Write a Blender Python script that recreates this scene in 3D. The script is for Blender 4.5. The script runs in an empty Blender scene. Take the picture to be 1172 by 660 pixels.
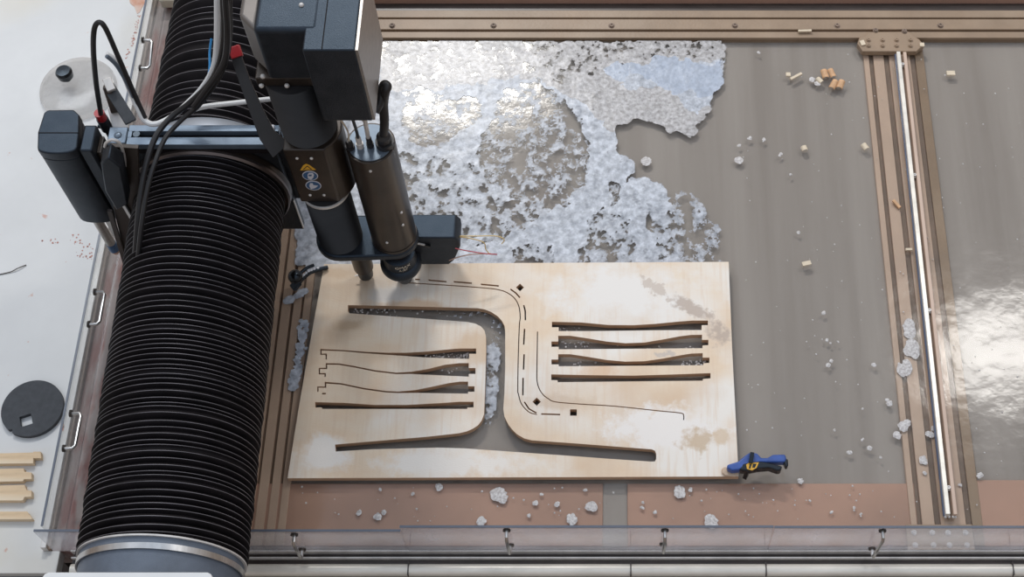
import bpy, bmesh, math, random
from mathutils import Vector, Matrix, noise
import numpy as np
random.seed(7)
S = bpy.context.scene
COL = S.collection
PI = math.pi

# ------------------------------------------------------------------ camera
F, CX, CY, T, H = 1675., 706., 330., math.radians(28.8), 3.70
cd = bpy.data.cameras.new('camera'); cam = bpy.data.objects.new('camera', cd); COL.objects.link(cam)
cam.location = (0, 0, H); cam.rotation_euler = (T, 0, 0)
cd.sensor_width = 36; cd.lens = F / 1172 * 36; cd.shift_x = (586 - CX) / 1172; cd.shift_y = 0
cd.clip_start = .05; cd.clip_end = 60
S.camera = cam
S.view_settings.view_transform = 'Standard'; S.view_settings.look = 'None'
S.view_settings.gamma = 1; S.view_settings.use_curve_mapping = False
S.view_settings.exposure = -0.08

# ------------------------------------------------------------------ light
w = bpy.data.worlds.new('World'); S.world = w; w.use_nodes = True
nt = w.node_tree; nt.nodes.clear()
tc = nt.nodes.new('ShaderNodeTexCoord'); sp = nt.nodes.new('ShaderNodeSeparateXYZ')
rp = nt.nodes.new('ShaderNodeValToRGB'); bg = nt.nodes.new('ShaderNodeBackground'); wo = nt.nodes.new('ShaderNodeOutputWorld')
nt.links.new(tc.outputs['Generated'], sp.inputs[0]); nt.links.new(sp.outputs['Z'], rp.inputs[0])
nt.links.new(rp.outputs[0], bg.inputs[0]); nt.links.new(bg.outputs[0], wo.inputs[0])
rp.color_ramp.elements[0].position = 0.0; rp.color_ramp.elements[0].color = (.30, .24, .20, 1)
rp.color_ramp.elements[1].position = 1.0; rp.color_ramp.elements[1].color = (.80, .94, 1.15, 1)
e = rp.color_ramp.elements.new(.45); e.color = (.62, .60, .60, 1)
bg.inputs[1].default_value = 0.80

def skylight(name, px, py, z, sx, sy, power, rot=0, col=(1, .98, .95)):
    """roof window at height z, mirrored from the water at the given point"""
    d = ray(px, py); t = -H / d[2]; g = Vector((d[0]*t, d[1]*t, 0))
    k = z / -d[2]; loc = (g.x + d[0]*k, g.y + d[1]*k, z)
    l = bpy.data.lights.new(name, 'AREA'); l.shape = 'RECTANGLE'; l.size = sx; l.size_y = sy
    l.energy = power; l.color = col
    o = bpy.data.objects.new(name, l); COL.objects.link(o); o.location = loc; o.rotation_euler = (0, 0, rot)
    return o
def ray(px, py):
    u = (px-CX)/F; v = -(py-CY)/F
    return Vector((u, math.sin(T)+v*math.cos(T), -math.cos(T)+v*math.sin(T)))
def at(px, py, z=0.):
    r = ray(px, py); t = (z-H)/r.z; return r*t + Vector((0, 0, H))
def aty(px, py, y):
    r = ray(px, py); t = y/r.y; return r*t + Vector((0, 0, H))
skylight('skylight_over_tank_left', 505, 82, 6.5, 1.5, .55, 340, rot=.08)
skylight('skylight_over_tank_right', 1180, 400, 6.5, 1.5, .60, 95, rot=.05)
skylight('skylight_over_table', 100, 300, 6.5, 2.5, 2.0, 110, col=(.9, .95, 1))

# ------------------------------------------------------------------ materials
def mat(name, col, rough=.5, metal=0., var=0., vscale=8., col2=None, bump=0., bscale=60., spec=.5, stretch=(1, 1, 1),
        alpha=1., coat=0., lo=.35, hi=.65):
    m = bpy.data.materials.new(name); m.use_nodes = True; n = m.node_tree; b = n.nodes['Principled BSDF']
    b.inputs['Base Color'].default_value = (*col, 1); b.inputs['Roughness'].default_value = rough
    b.inputs['Metallic'].default_value = metal; b.inputs['Specular IOR Level'].default_value = spec
    b.inputs['Alpha'].default_value = alpha; b.inputs['Coat Weight'].default_value = coat; b.inputs['Coat Roughness'].default_value = .22
    t = n.nodes.new('ShaderNodeTexCoord'); mp = n.nodes.new('ShaderNodeMapping')
    mp.inputs['Scale'].default_value = stretch
    n.links.new(t.outputs['Object'], mp.inputs[0])
    if col2 is None: col2 = tuple(min(1, c*(1+var)) for c in col); colA = tuple(c*(1-var) for c in col)
    else: colA = col
    nz = n.nodes.new('ShaderNodeTexNoise'); nz.inputs['Scale'].default_value = vscale; nz.inputs['Detail'].default_value = 6
    nz.inputs['Roughness'].default_value = .6
    n.links.new(mp.outputs[0], nz.inputs[0])
    r = n.nodes.new('ShaderNodeValToRGB'); r.color_ramp.elements[0].position = lo; r.color_ramp.elements[1].position = hi
    r.color_ramp.elements[0].color = (*colA, 1); r.color_ramp.elements[1].color = (*col2, 1)
    n.links.new(nz.outputs[0], r.inputs[0]); n.links.new(r.outputs[0], b.inputs['Base Color'])
    if bump:
        z = n.nodes.new('ShaderNodeTexNoise'); z.inputs['Scale'].default_value = bscale; z.inputs['Detail'].default_value = 3
        n.links.new(mp.outputs[0], z.inputs[0])
        bp = n.nodes.new('ShaderNodeBump'); bp.inputs['Strength'].default_value = bump; bp.inputs['Distance'].default_value = .004
        n.links.new(z.outputs[0], bp.inputs['Height']); n.links.new(bp.outputs[0], b.inputs['Normal'])
    return m
def mix_in(m, col, scale, lo, hi, stretch=(1, 1, 1), amount=1., off=0.):
    """lay a second stain colour over the base colour"""
    n = m.node_tree; b = n.nodes['Principled BSDF']; src = b.inputs['Base Color'].links[0].from_socket
    t = n.nodes.new('ShaderNodeTexCoord'); mp = n.nodes.new('ShaderNodeMapping'); mp.inputs['Scale'].default_value = stretch
    mp.inputs['Location'].default_value = (off, off*1.7, 0)
    nz = n.nodes.new('ShaderNodeTexNoise'); nz.inputs['Scale'].default_value = scale; nz.inputs['Detail'].default_value = 5
    n.links.new(t.outputs['Object'], mp.inputs[0]); n.links.new(mp.outputs[0], nz.inputs[0])
    mr = n.nodes.new('ShaderNodeMapRange'); mr.inputs['From Min'].default_value = lo; mr.inputs['From Max'].default_value = hi
    mr.inputs['To Max'].default_value = amount
    n.links.new(nz.outputs[0], mr.inputs[0])
    mx = n.nodes.new('ShaderNodeMix'); mx.data_type = 'RGBA'
    n.links.new(mr.outputs[0], mx.inputs[0]); n.links.new(src, mx.inputs[6]); mx.inputs[7].default_value = (*col, 1)
    n.links.new(mx.outputs[2], b.inputs['Base Color'])
    return m

M = {}
M['bellows'] = mat('black_bellows_rubber', (.008, .006, .007), .7, var=.3, vscale=20, spec=.18)
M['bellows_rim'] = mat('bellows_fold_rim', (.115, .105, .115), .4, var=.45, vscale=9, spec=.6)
M['black'] = mat('black_powder_coat', (.018, .018, .020), .42, var=.3, vscale=25, bump=.15, bscale=400, spec=.55)
M['blackgloss'] = mat('black_gloss', (.010, .009, .009), .22, var=.2, spec=.6)
M['bronze'] = mat('dark_anodised_metal', (.040, .029, .022), .30, metal=.35, var=.25, vscale=12, spec=.6)
M['rubber'] = mat('black_rubber_hose', (.016, .015, .016), .42, var=.3, spec=.5)
M['steelblue'] = mat('grey_painted_bar', (.16, .20, .25), .35, metal=.4, var=.15, vscale=14)
M['greyplast'] = mat('grey_collar', (.125, .15, .19), .42, var=.12, vscale=16, bump=.2, bscale=500)
M['steel'] = mat('brushed_steel', (.62, .60, .58), .28, metal=1., var=.1, vscale=30, stretch=(1, 1, 8))
M['boxside'] = mat('brushed_side_panel', (.42, .39, .36), .38, metal=.8, var=.12, vscale=30, stretch=(1, 1, 10))
M['tank'] = mat('silty_tank_steel', (.31, .215, .14), .45, var=.12, vscale=6, bump=.2, bscale=120)
mix_in(M['tank'], (.38, .28, .195), 5, .5, .72, amount=.6)
M['tankdark'] = mat('dark_tank_edge', (.055, .042, .036), .35, var=.25, vscale=10, stretch=(1, 6, 1))
M['tankpink'] = mat('rusty_pink_ledge', (.54, .33, .25), .5, var=.08, vscale=3.5)
mix_in(M['tankpink'], (.40, .26, .20), 2.2, .5, .75, amount=.7)
M['tankmid'] = mat('submerged_beam_steel', (.62, .46, .36), .5, var=.08, vscale=5)
M['groove'] = mat('groove_dark', (.22, .155, .115), .6, var=.2)
M['galv'] = mat('galvanised_tray', (.66, .63, .60), .4, metal=.25, var=.12, vscale=9, stretch=(3, .6, 1))
M['rust'] = mat('rust_stained_tray', (.30, .245, .22), .42, metal=.15, var=.15, vscale=8)
mix_in(M['rust'], (.19, .065, .05), 13, .43, .56, stretch=(1.4, .45, 1), amount=.85)
M['stainless'] = mat('stainless_rail', (.86, .80, .70), .3, metal=.2, var=.12, vscale=5, stretch=(1, 4, 4))
M['table'] = mat('white_board', (.66, .66, .65), .5, var=.05, vscale=3)
mix_in(M['table'], (.62, .56, .44), 1.6, .52, .75, amount=.7)
mix_in(M['table'], (.55, .22, .13), 26, .70, .74, amount=.6)
M['wood'] = mat('birch_offcut', (.68, .50, .31), .55, var=.08, vscale=10, stretch=(1, 8, 1))
mix_in(M['wood'], (.78, .64, .46), 6, .45, .65, stretch=(.6, 3, 1))
M['woodchip'] = mat('orange_wood_chip', (.62, .37, .20), .6, var=.2, vscale=60)
M['palechip'] = mat('pale_wood_chip', (.74, .62, .46), .6, var=.1, vscale=60)
M['foam'] = mat('water_foam', (.30, .32, .36), .33, var=.0, col2=(.62, .65, .71), vscale=42, bump=.22, bscale=260, lo=.34, hi=.62, coat=.18)
M['foamgrey'] = mat('fine_bubble_foam', (.33, .31, .30), .30, col2=(.56, .54, .54), vscale=75, bump=.3, bscale=300, lo=.38, hi=.6, coat=.35)
M['foamfilm'] = mat('smooth_foam_film', (.40, .45, .54), .30, col2=(.50, .55, .64), vscale=18, bump=.15, bscale=120, lo=.3, hi=.7)  # blue base colour carries the sky sheen of the wet film
M['foamglarewhite'] = mat('dry_foam_and_glare', (.46, .42, .40), .5, col2=(.80, .77, .75), vscale=150, bump=.6, bscale=500)
for q_ in ('foam', 'foamgrey', 'foamfilm'):
    n_ = M[q_].copy().node_tree if False else M[q_].node_tree
M['fringe'] = M['foam'].copy(); M['fringe'].name = 'foam_fringe'
for q_ in ('foam', 'foamgrey', 'foamfilm'):
    n_ = M[q_].node_tree; a_ = n_.nodes.new('ShaderNodeAttribute'); a_.attribute_name = 'cover'
    n_.links.new(a_.outputs['Fac'], n_.nodes['Principled BSDF'].inputs['Alpha'])
M['castgrey'] = mat('cast_grey', (.17, .15, .135), .4, metal=.3, var=.15)
M['railblue'] = mat('rail_edge_blue', (.09, .12, .20), .35, var=.1)
M['white'] = mat('white_plastic', (.80, .80, .79), .35, var=.03)
M['cream'] = mat('cream_plastic', (.66, .58, .46), .5, var=.08)
M['red'] = mat('red_plastic', (.40, .02, .025), .35, var=.1)
M['blue'] = mat('blue_plastic', (.035, .09, .33), .35, var=.15, vscale=30)
M['bluetube'] = mat('blue_air_tube', (.02, .22, .50), .3, var=.05)
M['yellow'] = mat('yellow_print', (.75, .40, .03), .5, var=.05)
M['signblue'] = mat('sign_blue', (.03, .10, .22), .4, var=.05)
M['signwhite'] = mat('sign_white', (.62, .62, .66), .4, var=.05)
M['wireyellow'] = mat('yellow_wire', (.75, .55, .25), .4, var=.05)
M['wirered'] = mat('red_wire', (.60, .10, .12), .4, var=.05)
M['beige'] = mat('beige_clamp_pad', (.62, .46, .33), .5, var=.08)
M['charcoal'] = mat('charcoal_foam', (.055, .06, .068), .75, var=.12, vscale=60, bump=.3, bscale=600)
M['concrete'] = mat('concrete', (.20, .19, .18), .8, var=.15, vscale=3)
M['murk'] = mat('murky_water_ceiling_bands', (.325, .290, .268), .7, var=.0, col2=(.415, .378, .355), vscale=2.6, stretch=(2.2, .10, 1), lo=.38, hi=.6)  # pale bands along y paint ceiling reflections into the murk

# plywood: pale birch face, grain along x, wet and dry patches; layered edge
def plywood_mat():
    m = mat('birch_plywood', (.80, .61, .43), .5, col2=(.83, .69, .53), vscale=7, stretch=(1., 2.2, 1), bump=.1, bscale=150)
    mix_in(m, (.87, .82, .75), 3.2, .46, .62, amount=.9, off=3.1)
    mix_in(m, (.64, .44, .28), 4.2, .50, .70, amount=.50, off=7.7)
    mix_in(m, (.74, .56, .40), 95, .5, .62, stretch=(1, .06, 1), amount=.35)
    return m
M['ply'] = plywood_mat()
pe = mat('plywood_edge', (.46, .28, .17), .6, var=.2, vscale=20)
n = pe.node_tree; b = n.nodes['Principled BSDF']; src = b.inputs['Base Color'].links[0].from_socket
tcx = n.nodes.new('ShaderNodeTexCoord'); wv = n.nodes.new('ShaderNodeTexWave'); wv.bands_direction = 'Z'; wv.inputs['Scale'].default_value = 60
n.links.new(tcx.outputs['Object'], wv.inputs[0]); mx = n.nodes.new('ShaderNodeMix'); mx.data_type = 'RGBA'
n.links.new(wv.outputs['Fac'], mx.inputs[0]); n.links.new(src, mx.inputs[6]); mx.inputs[7].default_value = (.62, .42, .27, 1)
n.links.new(mx.outputs[2], b.inputs['Base Color'])
M['plyedge'] = pe

def schlick(n, f0, normal=None):
    lw = n.nodes.new('ShaderNodeLayerWeight'); pw = n.nodes.new('ShaderNodeMath'); pw.operation = 'POWER'; pw.inputs[1].default_value = 5
    mr = n.nodes.new('ShaderNodeMapRange'); mr.inputs['To Min'].default_value = f0; mr.inputs['To Max'].default_value = 1
    n.links.new(lw.outputs['Facing'], pw.inputs[0]); n.links.new(pw.outputs[0], mr.inputs[0])
    if normal: n.links.new(normal, lw.inputs['Normal'])
    return mr.outputs[0]
def water_mat():
    m = bpy.data.materials.new('clear_water_surface'); m.use_nodes = True; n = m.node_tree; n.nodes.clear()
    o = n.nodes.new('ShaderNodeOutputMaterial'); tr = n.nodes.new('ShaderNodeBsdfTransparent'); gl = n.nodes.new('ShaderNodeBsdfGlossy')
    tr.inputs[0].default_value = (.93, .92, .90, 1); gl.inputs['Roughness'].default_value = .12
    t = n.nodes.new('ShaderNodeTexCoord'); nz = n.nodes.new('ShaderNodeTexNoise'); nz.inputs['Scale'].default_value = 6; nz.inputs['Detail'].default_value = 5
    bp = n.nodes.new('ShaderNodeBump'); bp.inputs['Strength'].default_value = .10; bp.inputs['Distance'].default_value = .02
    n.links.new(t.outputs['Object'], nz.inputs[0]); n.links.new(nz.outputs[0], bp.inputs['Height'])
    n.links.new(bp.outputs[0], gl.inputs['Normal']); fr = schlick(n, .02, bp.outputs[0])
    mx = n.nodes.new('ShaderNodeMixShader'); n.links.new(fr, mx.inputs[0]); n.links.new(tr.outputs[0], mx.inputs[1])
    n.links.new(gl.outputs[0], mx.inputs[2]); n.links.new(mx.outputs[0], o.inputs[0])
    return m
M['water'] = water_mat()
def glass_mat(name, tint, haze, hazecol):
    m = bpy.data.materials.new(name); m.use_nodes = True; n = m.node_tree; n.nodes.clear()
    o = n.nodes.new('ShaderNodeOutputMaterial'); tr = n.nodes.new('ShaderNodeBsdfTransparent'); gl = n.nodes.new('ShaderNodeBsdfGlossy')
    tr.inputs[0].default_value = (*tint, 1); gl.inputs['Roughness'].default_value = .12
    df = n.nodes.new('ShaderNodeBsdfTranslucent'); df.inputs[0].default_value = (*hazecol, 1)
    fr = schlick(n, .035)
    t = n.nodes.new('ShaderNodeTexCoord'); nz = n.nodes.new('ShaderNodeTexNoise'); nz.inputs['Scale'].default_value = 14; nz.inputs['Detail'].default_value = 6
    n.links.new(t.outputs['Object'], nz.inputs[0])
    mr = n.nodes.new('ShaderNodeMapRange'); mr.inputs['From Min'].default_value = .3; mr.inputs['From Max'].default_value = .7
    mr.inputs['To Min'].default_value = haze*.6; mr.inputs['To Max'].default_value = haze*1.3; n.links.new(nz.outputs[0], mr.inputs[0])
    m1 = n.nodes.new('ShaderNodeMixShader'); n.links.new(mr.outputs[0], m1.inputs[0]); n.links.new(tr.outputs[0], m1.inputs[1]); n.links.new(df.outputs[0], m1.inputs[2])
    mx = n.nodes.new('ShaderNodeMixShader'); n.links.new(fr, mx.inputs[0]); n.links.new(m1.outputs[0], mx.inputs[1]); n.links.new(gl.outputs[0], mx.inputs[2])
    n.links.new(mx.outputs[0], o.inputs[0]); return m
M['acrylic'] = glass_mat('reflection_haze_acrylic', (.97, .98, .99), .26, (.80, .80, .86))  # milky haze stands in for bright reflections on the panes
M['acrylicclear'] = glass_mat('clear_acrylic', (.97, .98, .98), .06, (.7, .72, .75))
M['acrylicedge'] = mat('acrylic_cut_edge', (.13, .145, .18), .25, var=.1)
M['lid'] = glass_mat('translucent_lid', (.97, .96, .95), .45, (.78, .76, .75))

# ------------------------------------------------------------------ mesh builder
class MB:
    def __init__(s): s.v = []; s.f = []; s.m = []
    def add(s, vs, fs, mi=0):
        k = len(s.v); s.v += [tuple(v) for v in vs]; s.f += [tuple(i+k for i in f) for f in fs]; s.m += [mi]*len(fs); return s
    def prism(s, poly, z0, z1, mi=0):
        n = len(poly); a = sum(poly[i][0]*poly[(i+1) % n][1]-poly[(i+1) % n][0]*poly[i][1] for i in range(n))
        if a < 0: poly = list(reversed(poly))
        vs = [(p[0], p[1], z0) for p in poly]+[(p[0], p[1], z1) for p in poly]
        fs = [tuple(reversed(range(n))), tuple(range(n, 2*n))]+[(i, (i+1) % n, n+(i+1) % n, n+i) for i in range(n)]
        return s.add(vs, fs, mi)
    def prism_y(s, poly, y0, y1, mi=0):          # outline in x,z pushed along y
        n = len(poly); vs = [(p[0], y0, p[1]) for p in poly]+[(p[0], y1, p[1]) for p in poly]
        fs = [tuple(range(n)), tuple(reversed(range(n, 2*n)))]+[(i, n+i, n+(i+1) % n, (i+1) % n) for i in range(n)]
        return s.add(vs, fs, mi)
    def box(s, x0, x1, y0, y1, z0, z1, mi=0): return s.prism([(x0, y0), (x1, y0), (x1, y1), (x0, y1)], z0, z1, mi)
    def obox(s, p0, p1, wd, th, mi=0, up=(0, 0, 1)):   # box along a segment
        p0 = Vector(p0); p1 = Vector(p1); d = (p1-p0).normalized(); u = Vector(up); r = d.cross(u).normalized(); u = r.cross(d)
        c = [(-1, -1), (1, -1), (1, 1), (-1, 1)]
        vs = [p+r*a*wd/2+u*b*th/2 for p in (p0, p1) for a, b in c]
        return s.add(vs, [(3, 2, 1, 0), (4, 5, 6, 7)]+[(i, (i+1) % 4, 4+(i+1) % 4, 4+i) for i in range(4)], mi)
    def lathe(s, base, axis, prof, n=40, mi=0, mis=None, cap=True):   # prof: (dist along axis, radius)
        base = Vector(base); a = Vector(axis).normalized(); u = a.orthogonal().normalized(); v = a.cross(u)
        vs = []; fs = []; ms = []
        for h, r in prof:
            for i in range(n):
                t = 2*PI*i/n; vs.append(base+a*h+(u*math.cos(t)+v*math.sin(t))*r)
        for j in range(len(prof)-1):
            for i in range(n):
                fs.append((j*n+i, j*n+(i+1) % n, (j+1)*n+(i+1) % n, (j+1)*n+i)); ms.append(mis[j] if mis else mi)
        if cap:
            fs.append(tuple(reversed(range(n)))); ms.append(mi); fs.append(tuple((len(prof)-1)*n+i for i in range(n))); ms.append(mi)
        k = len(s.v); s.v += [tuple(q) for q in vs]; s.f += [tuple(i+k for i in f) for f in fs]; s.m += ms; return s
    def cyl(s, p0, p1, r0, r1=None, n=32, mi=0):
        p0 = Vector(p0); p1 = Vector(p1); return s.lathe(p0, p1-p0, [(0, r0), ((p1-p0).length, r0 if r1 is None else r1)], n, mi)
    def ball(s, c, r, n=24, mi=0, sz=1.):
        return s.lathe(Vector(c)-Vector((0, 0, r*sz)), (0, 0, 1), [(r*sz*(1-math.cos(PI*j/12)), max(1e-4, r*math.sin(PI*j/12))) for j in range(13)], n, mi)
    def tube(s, pts, r, n=10, mi=0, smooth=True, closed=False):
        P = [Vector(p) for p in pts]
        if smooth and len(P) > 2:
            Q = []
            for i in range(len(P)-1):
                a = P[max(0, i-1)]; b = P[i]; c = P[i+1]; d = P[min(len(P)-1, i+2)]
                for k in range(8):
                    t = k/8; Q.append(.5*((2*b)+(c-a)*t+(2*a-5*b+4*c-d)*t*t+(3*b-a-3*c+d)*t**3))
            Q.append(P[-1]); P = Q
        vs = []; fs = []; u = None
        for i, p in enumerate(P):
            d = (P[min(i+1, len(P)-1)]-P[max(i-1, 0)]).normalized()
            if u is None: u = d.orthogonal().normalized()
            u = (u-d*u.dot(d)).normalized(); v = d.cross(u)
            for k in range(n):
                t = 2*PI*k/n; vs.append(p+(u*math.cos(t)+v*math.sin(t))*r)
        for i in range(len(P)-1):
            for k in range(n): fs.append((i*n+k, i*n+(k+1) % n, (i+1)*n+(k+1) % n, (i+1)*n+k))
        fs.append(tuple(reversed(range(n)))); fs.append(tuple((len(P)-1)*n+k for k in range(n)))
        return s.add(vs, fs, mi)
    def build(s, name, mats, parent=None, bevel=0., smooth=True, seg=2, label=None, angle=35):
        me = bpy.data.meshes.new(name)
        off = world_loc(parent) if parent else None
        if off is None:
            c = np.array(s.v); off = Vector(((c[:, 0].min()+c[:, 0].max())/2, (c[:, 1].min()+c[:, 1].max())/2, c[:, 2].min()))
            loc = off.copy()
        else:
            loc = Vector((0, 0, 0))
        me.from_pydata([(x-off.x, y-off.y, z-off.z) for x, y, z in s.v], [], s.f)
        if not isinstance(mats, (list, tuple)): mats = [mats]
        for q in mats: me.materials.append(q)
        for p, i in zip(me.polygons, s.m): p.material_index = i
        me.validate(); me.update()
        if smooth:
            me.shade_smooth(); me.set_sharp_from_angle(angle=math.radians(angle))
        o = bpy.data.objects.new(name, me); COL.objects.link(o); o.location = loc
        if parent: o.parent = parent
        if bevel:
            b = o.modifiers.new('bevel', 'BEVEL'); b.width = bevel; b.segments = seg; b.limit_method = 'ANGLE'; b.angle_limit = math.radians(40)
        if label: o['label'] = label
        return o
def world_loc(o):
    v = Vector((0, 0, 0))
    while o: v += o.location; o = o.parent
    return v
def thing(name, label, cat, loc, group=None, kind=None):
    o = bpy.data.objects.new(name, None); COL.objects.link(o); o.location = loc; o.empty_display_size = .05
    return tag(o, label, cat, group, kind)
def tag(o, label, cat=None, group=None, kind=None):
    o['label'] = label
    if cat: o['category'] = cat
    if group: o['group'] = group
    if kind: o['kind'] = kind
    return o
def struct(o, label): o['kind'] = 'structure'; o['label'] = label; return o
def tint(m, c):
    m.node_tree.nodes['Principled BSDF'].inputs['Specular Tint'].default_value = (*c, 1)
tint(M['black'], (.52, .74, 1.0)); tint(M['steelblue'], (.8, .9, 1)); tint(M['blackgloss'], (.7, .85, 1))  # blue specular tint stands in for sky reflection on the dark tops
def pxpoly(pts, z): return [at(x, y, z).xy for x, y in pts]
def arc(cx, cy, r, a0, a1, n=10): return [(cx+r*math.cos(a0+(a1-a0)*i/n), cy+r*math.sin(a0+(a1-a0)*i/n)) for i in range(n+1)]
def bolt(c, axis, r, h, parent, m='galv', name='bolt'):
    return MB().lathe(c, axis, [(0, r*1.5), (h*.3, r*1.5), (h*.3, r), (h, r), (h, r*.5), (h*.7, r*.45)], 12).build(name, M[m], parent)

# ------------------------------------------------------------------ floor
struct(MB().box(-4, 4, -.5, 6, -.95, -.90).build('floor', M['concrete']), 'grey concrete workshop floor around the machine')

# ------------------------------------------------------------------ tank
YN, YF = 1.265, at(700, 45.5).y          # inner edges, near and far
XL, XR = -1.36, 2.2
tank = thing('cutting_tank', 'large steel cutting tank full of murky water under the black gantry', 'tank', (0, 2.1, -.9))
MB().box(XL, XR, YN-.02, YF+.02, -.90, -.06).build('tank_body', M['tankdark'], tank)
# far rail: stepped strips
def yrow(py, z=0.): return at(700, py, z).y
fr = MB(); za = .016
rows = [(45.5, 38.5, .010, 0), (38.5, 36.8, .004, 1), (36.8, 25, .014, 0), (25, 23.2, .006, 1), (23.2, 15, .014, 0), (15, 4, .0, 2), (4, -12, .03, 3)]
for a, b_, z, mi in rows: fr.box(XL, XR, yrow(a), yrow(b_), -.10, z, mi)
fr.build('far_rail', [M['tank'], M['groove'], M['tankdark'], M['tankpink']], tank, bevel=.0015)
for px in (449, 565, 700, 841, 958, 1076):
    bolt(at(px, 30, .012), (0, 0, 1), .007, .008, tank, 'groove')
MB().box(XL, XR, yrow(-12), yrow(-12)+.02, -.9, .03).build('far_wall', M['tankdark'], tank)
# near rim: light lip, dark channel, shiny rail, dark outside
nr = MB()
for a, b_, z, mi in [(632.5, 630.5, .012, 3), (637, 632.5, -.012, 1), (638.5, 637, .0, 3), (643, 638.5, -.014, 2)]:
    nr.box(-1.43, XR, yrow(a), yrow(b_), -.10, z, mi)
nr.build('near_rim', [M['tank'], M['tankdark'], M['tankdark'], M['galv']], tank)
y0, y1 = yrow(657), yrow(643)
rr = (y1-y0)/2
MB().lathe((-1.43, (y0+y1)/2, -.018), (1, 0, 0), [(0, rr), (XR+1.43, rr)], 24).build('rim_tube', M['stainless'], tank)
MB().box(-1.43, XR, yrow(690), y0+.004, -.10, -.03).build('outer_ledge', M['tankdark'], tank)
MB().box(-1.43, XR, yrow(664), yrow(662), -.9, -.10).build('near_wall', M['tankdark'], tank)
for px in (467, 722, 877, 1160):
    MB().box(at(px, 650).x-.0015, at(px, 650).x+.0015, y0, y1+.002, -.018, rr-.0172).build('drip_stain', M['tankdark'], tank)
# ledge under water in front
yl = at(700, 553, -.008).y
g0, g1 = at(690, 575, -.012).x, at(718, 575, -.012).x
led = MB(); led.box(-1.0, g0, YN, yl, -.03, -.008); led.box(g1, .80, YN, yl, -.03, -.008); led.box(.95, XR, YN, yl+.01, -.03, -.008)
led.build('ledge', M['tankpink'], tank, bevel=.002)
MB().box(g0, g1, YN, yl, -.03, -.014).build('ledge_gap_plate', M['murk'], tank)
# murk bed
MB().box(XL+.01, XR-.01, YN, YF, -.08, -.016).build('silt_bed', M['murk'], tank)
# left submerged beam with grooves
def ridged(name, xs, y0, y1, parent=None, lab=None):
    mb = MB()
    for x0, x1, z, mi in xs: mb.box(x0, x1, y0, y1, -.045, z, mi)
    return mb.build(name, [M['tankmid'], M['groove'], M['tank']], parent, bevel=.0012, label=lab)
X = lambda px, py, z=-.004: at(px, py, z).x
lb = thing('crossbeam', 'brown ridged crossbeam below the water along the black bellows', 'beam', (-.93, 2.1, -.045), 'ridged crossbeams of the tank')
ridged('beam_plate', [(-1.10, X(288, 600), -.004, 0), (X(288, 600), X(291, 600), -.010, 1), (X(291, 600), X(302, 600), -.005, 0), (X(302, 600), X(305.5, 600), -.012, 1),
                      (X(305.5, 600), X(315, 600), -.005, 0), (X(315, 600), X(318, 600), -.012, 1), (X(318, 600), X(327, 600), -.005, 0)], YN, YF, lb)
rb = thing('crossbeam', 'brown ridged crossbeam on the right carrying the aluminium profile', 'beam', (.87, 2.1, -.045), 'ridged crossbeams of the tank')
xa = [988, 994, 999, 1011, 1017, 1041, 1047, 1057]
xw = [X(p, 62) for p in xa]
ridged('beam_plate', [(xw[0], xw[1], -.004, 0), (xw[1], xw[2], -.012, 1), (xw[2], xw[3], -.004, 0), (xw[3], xw[4], -.012, 1), (xw[4], xw[5], -.004, 0),
                      (xw[5], xw[6], -.012, 1), (xw[6], xw[7], -.006, 2)], YN, YF, rb)
ep = pxpoly([(981, 50), (984, 42), (990, 41), (993, 37), (1040, 36), (1047, 42), (1052, 45), (1058, 52), (1052, 56), (1049, 59), (987, 59), (984, 54)], .02)
MB().prism(ep, .0, .021).build('end_plate', M['tank'], rb, bevel=.002)
for px in (994, 1010, 1026, 1042):
    for py in (46, 52.5): bolt(at(px, py, .021), (0, 0, 1), .005, .006, rb, 'tank')
for px, py in ((1035, 36), (1002, 35)): bolt(at(px, py, .021), (0, 0, 1), .006, .006, rb, 'groove')
nb = [at(p, 612, .0) for p in (1046, 1067, 1085, 1105)]
MB().box(nb[0].x-.02, nb[3].x+.02, YN-.02, YN+.055, -.004, .003).build('end_plate', M['tank'], rb, bevel=.001)
for p in nb:
    for dy in (-.002, .032): bolt((p.x, YN+dy, .003), (0, 0, 1), .005, .006, rb, 'galv')

# water surface
tag(MB().box(-1.10, XR-.01, YN, YF, -.0004, 0).build('tank_water', M['water'], smooth=False), 'murky brown-grey water filling the cutting tank', 'water', kind='stuff')

# ------------------------------------------------------------------ aluminium profile lying on the right beam
pr_ = thing('aluminium_profile', 'long slotted aluminium profile lying on the right crossbeam', 'profile', (.87, 2.1, 0))
a0, a1 = at(1029, 59, .03), at(1086, 588, .03)
d = (a1-a0).normalized(); r_ = Vector((-d.y, d.x, 0))
if r_.x < 0: r_ = -r_
zz = Vector((0, 0, -.012))
MB().obox(a0-r_*.002+zz, a1-r_*.002+zz, .012, .026).build('rail_strip', M['stainless'], pr_, bevel=.001)
MB().obox(a0+r_*.018+zz, a1+r_*.018+zz, .010, .022).build('rail_strip', M['tankmid'], pr_, bevel=.001)
MB().obox(a0+r_*.008+zz*1.6, a1+r_*.008+zz*1.6, .010, .008).build('slot_floor', M['groove'], pr_)
MB().obox(a0-r_*.010+zz*1.4, a1-r_*.010+zz*1.4, .003, .010).build('side_lip', M['railblue'], pr_)
for t in (.03, .30, .60, .95):
    bolt(a0+(a1-a0)*t+r_*.008+Vector((0, 0, -.012)), (0, 0, 1), .005, .010, pr_, 'galv')
for k in (-.006, .004, .014, .020):
    MB().ball(a1+r_*k+Vector((0, -.002, -.016)), .004, 10).build('end_screw', M['galv'], pr_)

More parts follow.
